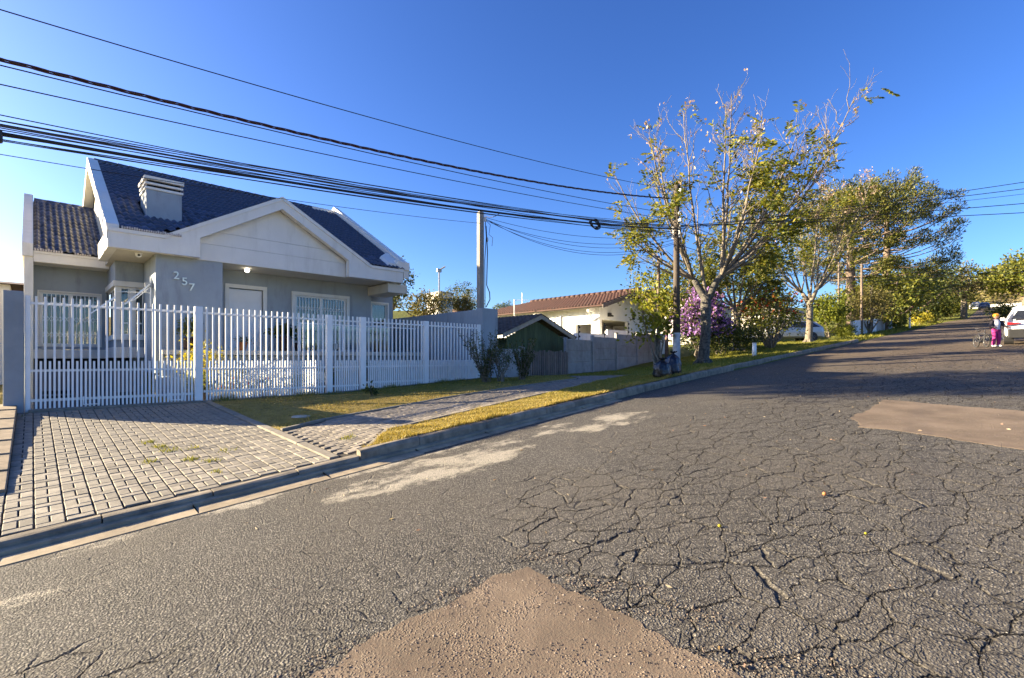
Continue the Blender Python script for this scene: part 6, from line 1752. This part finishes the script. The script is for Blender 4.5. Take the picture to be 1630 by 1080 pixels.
# ------------------------------------------------------------------ cars, bicycle, person
def car(name, label, loc, rz, L, W, st, paint, lower, wheel_r, wx, kind='suv', pitch=0.0):
    """st: stations from rear to front (x_low, x_high, z_bottom, z_belt, z_roof, half width, half width of roof)"""
    t = thing(name, label, 'car', loc)
    t.rotation_euler = (0, -pitch, rz)
    def ring(s):
        xl, xh, zb, zt, zr, hw, hr = s
        mid = zb + (zt - zb)*.55
        half = [(xl, hw*.86, zb), (xl, hw*.985, zb + .10), (xl, hw, mid), (xl*.5 + (xl*.7 + xh*.3)*.5, hw*.97, zt), (xh, hr*1.0, zr - .06), (xh, hr*.80, zr)]
        return half + [(x, -y, z) for (x, y, z) in reversed(half)]
    rings = [ring(s) for s in st]
    n = len(rings[0])
    m = MB()
    vs = [v for r in rings for v in r]
    fs = []
    for i in range(len(rings)-1):
        for k in range(n): fs.append((i*n+k, i*n+(k+1)%n, (i+1)*n+(k+1)%n, (i+1)*n+k))
    fs.append(tuple(range(n))); fs.append(tuple(reversed(range((len(rings)-1)*n, len(rings)*n))))
    m.add(vs, [tuple(reversed(f)) for f in fs])
    body = m.build('body', paint, t, local=True, smooth=False, bevel=.03)
    def quad(i, k, i2, ins=.10, out=.008):
        a, b, c, d = (Vector(rings[i][k]), Vector(rings[i2][k]), Vector(rings[i2][k+1]), Vector(rings[i][k+1]))
        ce = (a + b + c + d)/4
        nn = (b - a).cross(d - a).normalized()
        if nn.y * ce.y < 0: nn = -nn
        P = []
        for v in (a, b, c, d):
            q = v + (ce - v)*ins
            P.append(q + nn*out)
        return P
    m = MB()
    for i in range(1, len(st)-1):
        if st[i][4] - st[i][3] > .3 and (st[i+1][4] - st[i+1][3] > .3 or i < len(st) - 2):
            if st[i+1][4] - st[i+1][3] < .12 and st[i][4] - st[i][3] < .3: continue
            for k in (3, n - 5):
                m.add(quad(i, k, i+1, .09), [(0, 1, 2, 3)])
    m.build('side_window', MAT['glass_dark'], t, local=True)
    # rear window and windscreen
    for (i, nm, s) in ((0, 'rear_window', -1),):
        a, b, c, d = Vector(rings[i][3]), Vector(rings[i][n-4]), Vector(rings[i][n-5]), Vector(rings[i][4])
        ce = (a + b + c + d)/4
        m = MB(); P = [v + (ce - v)*.13 + Vector((s*.012, 0, .006)) for v in (a, b, c, d)]
        P2 = [p + Vector((-s*.03, 0, 0)) for p in P]
        m.hexa(P, P2); m.build(nm, MAT['glass_dark'], t, local=True)
    j = max(i for i in range(len(st)) if st[i][4] - st[i][3] > .3)
    a, b, c, d = Vector(rings[j][4]), Vector(rings[j][n-5]), Vector(rings[j+1][n-5]), Vector(rings[j+1][4])
    ce = (a + b + c + d)/4
    m = MB(); P = [v + (ce - v)*.08 + Vector((.012, 0, .014)) for v in (a, b, c, d)]
    m.hexa(P, [p + Vector((-.02, 0, -.02)) for p in P]); m.build('windscreen', MAT['glass_dark'], t, local=True)
    s0 = st[0]
    zr_, zt_ = s0[2], s0[3]
    hw = s0[5]
    # lights, bumper, plate
    for s in (-1, 1):
        m = MB()
        m.hexa([(s0[0] - .02, s*hw*.50, zt_ - .16), (s0[0] - .02, s*hw*.97, zt_ - .20), (s0[0] + .20, s*hw*1.06, zt_ - .20), (s0[0] + .02, s*hw*.50, zt_ - .16)],
               [(s0[0] - .018, s*hw*.50, zt_ - .14), (s0[0] - .018, s*hw*.97, zt_ - .09), (s0[0] + .20, s*hw*1.06, zt_ - .10), (s0[0] + .02, s*hw*.50, zt_ - .14)])
        m.build('tail_light', MAT['tail'], t, local=True)
        m = MB(); e = st[-1]
        m.box(e[0] - .10, e[0] + .015, s*e[5]*.55 - .12, s*e[5]*.55 + .12, e[3] - .17, e[3] - .05); m.build('headlight', MAT['glass_dark'], t, local=True)
        m = MB(); jx = st[max(1, len(st)-3)][0]
        m.box(jx - .35, jx - .18, min(s*W/2*.98, s*(W/2 + .14)), max(s*W/2*.98, s*(W/2 + .14)), 1.02 if kind == 'suv' else .88, 1.16 if kind == 'suv' else 1.0); m.build('wing_mirror', paint, t, local=True, bevel=.02)
    m = MB(); m.hexa([(s0[0] - .06, -hw*.96, .30), (s0[0] - .06, hw*.96, .30), (s0[0] + .30, hw*1.05, .30), (s0[0] + .30, -hw*1.05, .30)],
                     [(s0[0] - .07, -hw*.96, .70), (s0[0] - .07, hw*.96, .70), (s0[0] + .30, hw*1.06, .62), (s0[0] + .30, -hw*1.06, .62)])
    m.build('bumper', lower, t, local=True, bevel=.03)
    m = MB(); m.box(s0[0] - .085, s0[0] - .06, -.20, .20, zr_ + .22, zr_ + .34); m.build('number_plate', MAT['plate'], t, local=True)
    for x in wx:
        for s in (-1, 1):
            ws = thing('wheel', None, None, (x, s*(W/2 - .10), wheel_r)); ws.parent = t
            m = MB()
            for r0, w0 in ((wheel_r, .10),):
                pr = [(wheel_r*.62, -w0), (wheel_r*.9, -w0*1.05), (wheel_r, -w0*.7), (wheel_r, w0*.7), (wheel_r*.9, w0*1.05), (wheel_r*.62, w0)]
                b0 = []
                for (r, y) in pr:
                    for k in range(20):
                        a = 2*math.pi*k/20; b0.append((r*math.cos(a), y, r*math.sin(a)))
                m.add(b0, [(i*20+k, (i+1)*20+k, (i+1)*20+(k+1)%20, i*20+(k+1)%20) for i in range(5) for k in range(20)])
            m.build('tyre', MAT['tyre'], ws, local=True, smooth=True)
            m = MB(); 
            m.lathe([(wheel_r*.62, -.05), (wheel_r*.62, .05)], (0, 0, 0), 20)
            for k in range(5):
                a = 2*math.pi*k/5
                m.tube([(0, 0, .06*s), (wheel_r*.58*math.cos(a), wheel_r*.58*math.sin(a), .05*s)], [.05, .035], 5)
            for i, v in enumerate(m.V): m.V[i] = (v[0], v[2] + s*.05, v[1])
            m.build('rim', MAT['alloy'], ws, local=True)
            m = MB()
            b0 = []
            for y in (s*(W/2 + .004), s*(W/2 - .30)):
                for k in range(24):
                    a = 2*math.pi*k/24; b0.append((x + (wheel_r + .06)*math.cos(a), y, wheel_r + (wheel_r + .06)*math.sin(a)))
            fr = [(k, (k+1) % 24, 24 + (k+1) % 24, 24 + k) for k in range(24)] + [tuple(range(24))]
            m.add(b0, fr); m.build('wheel_arch', MAT['plastic'], t, local=True)
    return t
suv = [(-2.26, -1.98, .36, 1.08, 1.56, .84, .60), (-2.12, -1.72, .30, 1.10, 1.63, .91, .66), (-1.1, -1.0, .28, 1.09, 1.67, .93, .68), (.05, .05, .28, 1.06, 1.66, .93, .68), (1.0, .60, .28, 1.03, 1.58, .93, .66),
       (1.45, 1.35, .28, 1.02, 1.10, .92, .82), (2.05, 2.0, .30, .94, .98, .89, .76), (2.30, 2.28, .38, .76, .80, .80, .66)]
car('parked_suv', 'white parked car with thin red tail lights behind the child', (32.6, -.88, float(road_z(32.6))), 0, 4.6, 1.86, suv, MAT['car_white'], MAT['trim_grey'], .345, (-1.35, 1.35), pitch=math.atan(.072))
sed = [(-2.10, -1.75, .34, .98, 1.38, .78, .56), (-1.95, -1.35, .26, 1.0, 1.45, .86, .60), (-1.0, -.8, .24, .98, 1.48, .88, .62), (.1, .1, .24, .95, 1.46, .88, .62), (.8, .45, .24, .93, 1.40, .88, .60),
       (1.25, 1.15, .24, .92, .99, .87, .76), (1.85, 1.8, .26, .82, .87, .83, .70), (2.08, 2.06, .34, .66, .70, .74, .60)]
car('parked_hatchback', 'silver parked hatchback half hidden behind the red bush', (39.5, 11.2, zg(39.5, 11.2) + .02), R(133), 4.2, 1.75, sed, MAT['car_silver'], MAT['car_silver'], .30, (-1.25, 1.25), 'hatch')
car('distant_car', 'tiny dark car parked at the far end of the street', (140, 3.1, float(road_z(140))), R(180), 4.2, 1.75, sed, MAT['car_dark'], MAT['car_dark'], .30, (-1.25, 1.25), 'hatch', pitch=-.105)
car('distant_car', 'tiny pale car in front of the far dark car', (150, 4.7, float(road_z(150))), R(180), 4.2, 1.75, sed, MAT['car_silver'], MAT['car_silver'], .30, (-1.25, 1.25), 'hatch', pitch=-.105)

# child's bicycle: local x = forward
by = thing('bicycle', 'small dark bicycle held by the child beside the white car', 'bicycle', (28.55, .72, float(road_z(28.55)) + .0), R(-157))
WB, RW = .86, .275
for x in (-WB/2, WB/2):
    wt = thing('wheel', None, None, (x, 0, RW)); wt.parent = by
    m = MB(); a = np.linspace(0, 2*np.pi, 29)
    m.tube([((RW-.02)*math.cos(t), 0, (RW-.02)*math.sin(t)) for t in a], .022, 6); m.build('tyre', MAT['tyre'], wt, local=True, smooth=True)
    m = MB(); m.tube([((RW-.045)*math.cos(t), 0, (RW-.045)*math.sin(t)) for t in a], .011, 5)
    for k in range(12):
        t = 2*math.pi*k/12; m.tube([(0, .02*(-1)**k, 0), ((RW-.05)*math.cos(t), 0, (RW-.05)*math.sin(t))], .003, 3)
    m.tube([(0, -.05, 0), (0, .05, 0)], .018, 8); m.build('rim', MAT['alloy'], wt, local=True, smooth=True)
m = MB()
hb = (WB/2 - .14, 0, .66); bb = (-.08, 0, .26); stt = (-.20, 0, .60)
m.tube([bb, stt], .023, 7); m.tube([bb, (WB/2 - .11, 0, .52)], .027, 7); m.tube([stt, (WB/2 - .13, 0, .60)], .022, 7)
m.tube([bb, (-WB/2, .03, RW)], .011, 6); m.tube([stt, (-WB/2, .03, RW)], .010, 6); m.tube([bb, (-WB/2, -.03, RW)], .011, 6)
m.build('frame', MAT['bike'], by, local=True, smooth=True)
m = MB(); m.tube([hb, (WB/2 - .09, .04, .42), (WB/2, .045, RW)], .013, 6); m.tube([hb, (WB/2 - .09, -.04, .42), (WB/2, -.045, RW)], .013, 6); m.build('fork', MAT['bike'], by, local=True, smooth=True)
m = MB(); m.tube([hb, (WB/2 - .17, 0, .76)], .014, 6); m.tube([(WB/2 - .24, -.29, .80), (WB/2 - .17, -.12, .78), (WB/2 - .17, .12, .78), (WB/2 - .24, .29, .80)], .013, 6); m.build('handlebar', MAT['bike'], by, local=True, smooth=True)
m = MB(); m.tube([(-.20, 0, .60), (-.22, 0, .70)], .012, 6); m.ell((-.23, 0, .72), (.13, .07, .03), 10, 6); m.build('saddle', MAT['plastic'], by, local=True, smooth=True)
m = MB(); m.tube([(-.08, -.06, .26), (-.08, .06, .26)], .05, 10); m.tube([(-.08, .07, .26), (.02, .07, .14)], .01, 5); m.tube([(-.08, -.07, .26), (-.18, -.07, .38)], .01, 5); m.box(-.03, .07, .07, .15, .125, .15); m.box(-.23, -.13, -.15, -.07, .365, .39); m.build('crank', MAT['bike'], by, local=True)

# child: one continuous body; clothes follow it
pe = thing('person', 'child in yellow helmet, dark jacket and magenta trousers holding a bicycle', 'person', (28.75, .28, float(road_z(28.75)) + .01), R(-52))
J = dict(hip=(0, 0, .72), chest=(0, .01, 1.0), neck=(0, .01, 1.13), head=(0, -.015, 1.27))
def limb(m, pts, rad, n=10):
    m.tube(pts, rad, n)
    for p, r in zip(pts, rad): m.ell(p, (r, r, r), 10, 6)
def skinned(m, name, mat, vox, parent=pe):
    o = m.build(name, mat, parent, local=True, smooth=True)
    md = o.modifiers.new('join', 'REMESH'); md.mode = 'VOXEL'; md.voxel_size = vox; md.use_smooth_shade = True
    sm = o.modifiers.new('soft', 'SMOOTH'); sm.iterations = 4; sm.factor = .5
    return o
LH = [(.155, .0, 1.05), (.25, -.08, .87), (.20, -.30, .80)]       # arm on +x, reaching to the handlebar
RH = [(-.155, .0, 1.05), (-.26, -.06, .86), (-.28, -.30, .80)]
LL = [(.075, 0, .72), (.09, -.02, .40), (.10, .02, .08)]
RL = [(-.075, 0, .72), (-.10, -.05, .40), (-.11, .01, .08)]
m = MB()
limb(m, [J['hip'], (0, .01, .86), J['chest'], (0, .01, 1.07)], [.115, .11, .125, .10], 14)
limb(m, [(0, .01, 1.05), J['neck'], (0, 0, 1.18)], [.05, .042, .042])
m.ell(J['head'], (.078, .092, .108), 18, 14); m.ell((0, -.03, 1.215), (.055, .065, .055), 14, 10)
m.ell((0, -.108, 1.258), (.013, .018, .018), 8, 6)
for s in (-1, 1): m.ell((s*.080, .0, 1.262), (.012, .018, .026), 8, 6)
for A in (LH, RH): limb(m, A, [.047, .036, .026])
for A in (LL, RL): limb(m, A, [.075, .052, .034])
for A in (LH, RH):                                                 # palm, four fingers curled over the grip, thumb
    w_ = Vector(A[2]); m.ell(w_ + Vector((0, -.04, -.005)), (.030, .042, .016), 10, 6)
    for k in range(4):
        x0 = -.024 + k*.016; ln = (.034, .040, .038, .030)[k]
        limb(m, [w_ + Vector((x0, -.075, 0)), w_ + Vector((x0, -.075 - ln*.6, -.006)), w_ + Vector((x0, -.075 - ln*.7, -.03))], [.0085, .008, .007], 6)
    sgn = 1 if A is RH else -1
    limb(m, [w_ + Vector((sgn*.026, -.03, -.005)), w_ + Vector((sgn*.042, -.055, -.014)), w_ + Vector((sgn*.034, -.075, -.028))], [.011, .009, .008], 6)
skinned(m, 'body', MAT['skin'], .0075)
m = MB()
for s in (-1, 1): m.ell((s*.030, -.091, 1.275), (.013, .009, .009), 8, 6)
m.build('eyes', MAT['plastic'], pe, local=True, smooth=True)
m = MB(); m.ell((0, -.090, 1.212), (.024, .010, .007), 8, 6); m.build('mouth', MAT['tail'], pe, local=True, smooth=True)
m = MB(); limb(m, [(0, .0, .74), (0, .0, .86), (0, -.005, .98), (0, .0, 1.07)], [.125, .120, .132, .11], 14); skinned(m, 'shirt', MAT['shirt'], .012)
m = MB()
for s, A in ((1, LH), (-1, RH)):
    limb(m, [(s*.085, .025, .80), (s*.09, .025, .95), (s*.09, .02, 1.05)], [.085, .085, .075], 10)
    limb(m, [A[0], A[1], tuple(Vector(A[1]).lerp(Vector(A[2]), .86))], [.068, .054, .044])
skinned(m, 'jacket', MAT['jacket'], .012)
m = MB(); limb(m, [(0, 0, .76), (0, 0, .70)], [.125, .118], 14)
for A in (LL, RL): limb(m, [A[0], A[1], tuple(Vector(A[1]).lerp(Vector(A[2]), .92))], [.092, .070, .056])
skinned(m, 'trousers', MAT['pants'], .012)
m = MB()
for A in (LL, RL):
    m.ell((A[2][0], A[2][1] - .05, .045), (.046, .115, .045), 12, 8); m.ell((A[2][0], A[2][1], .07), (.045, .05, .05), 10, 6)
m.build('shoes', MAT['shoe'], pe, local=True, smooth=True)
m = MB(); m.ell((0, -.002, 1.325), (.108, .128, .085), 18, 10); m.box(-.07, .07, -.155, -.11, 1.305, 1.318)
hl = m.build('helmet', MAT['helmet'], pe, local=True, smooth=True)
m = MB(); m.ell((0, .055, 1.225), (.075, .055, .075), 12, 8); m.build('hair', MAT['pot_dark'], pe, local=True, smooth=True)

# small litter on the asphalt
for k, (x, y, s, lb) in enumerate([(3.85, 1.58, .014, 'small yellow fruit lying on the asphalt near the earth patch'), (5.1, 1.15, .018, 'orange fruit lying on the cracked asphalt, farther of the three'), (4.35, .72, .010, 'tiny bright yellow fruit on the cracked asphalt')]):
    m = MB(); m.ell((x, y, float(road_z(x)) + s*.6), (s, s, s*.9), 12, 8)
    tag(m.build('fallen_fruit', MAT['leaf_yellow'] if k != 1 else MAT['terracotta'], smooth=True), lb, 'fruit', 'fallen fruits on the road')
m = MB(); m.tube([(2.46, .05, .190), (2.52, .03, .205), (2.60, -.01, .208), (2.66, -.05, .20)], [.012, .010, .008, .005], 6)
tag(m.build('twig', MAT['terracotta'], smooth=True), 'reddish twig lying at the right edge of the asphalt', 'twig')
n = 260
P = np.stack([RNG.uniform(1, 20, n), RNG.uniform(-1, 6.2, n)], 1)
z = road_z(P[:, 0]) + .006
a = RNG.uniform(0, 6.28, n)
leaves('fallen_leaves', np.stack([P[:, 0], P[:, 1], z], 1), np.stack([np.cos(a), np.sin(a), RNG.uniform(0, .25, n)], 1), RNG.uniform(.02, .055, n), .4, MAT['pod'], None)['kind'] = 'stuff'
n = 420
P = np.stack([RNG.uniform(3.5, 30, n), RNG.uniform(6.2, 12.4, n)], 1)
a = RNG.uniform(0, 6.28, n)
leaves('fallen_leaves', np.stack([P[:, 0], P[:, 1], G(P[:, 0], P[:, 1]) + .02], 1), np.stack([np.cos(a), np.sin(a), RNG.uniform(0, .3, n)], 1), RNG.uniform(.02, .06, n), .45, MAT['pod'], None)['kind'] = 'stuff'
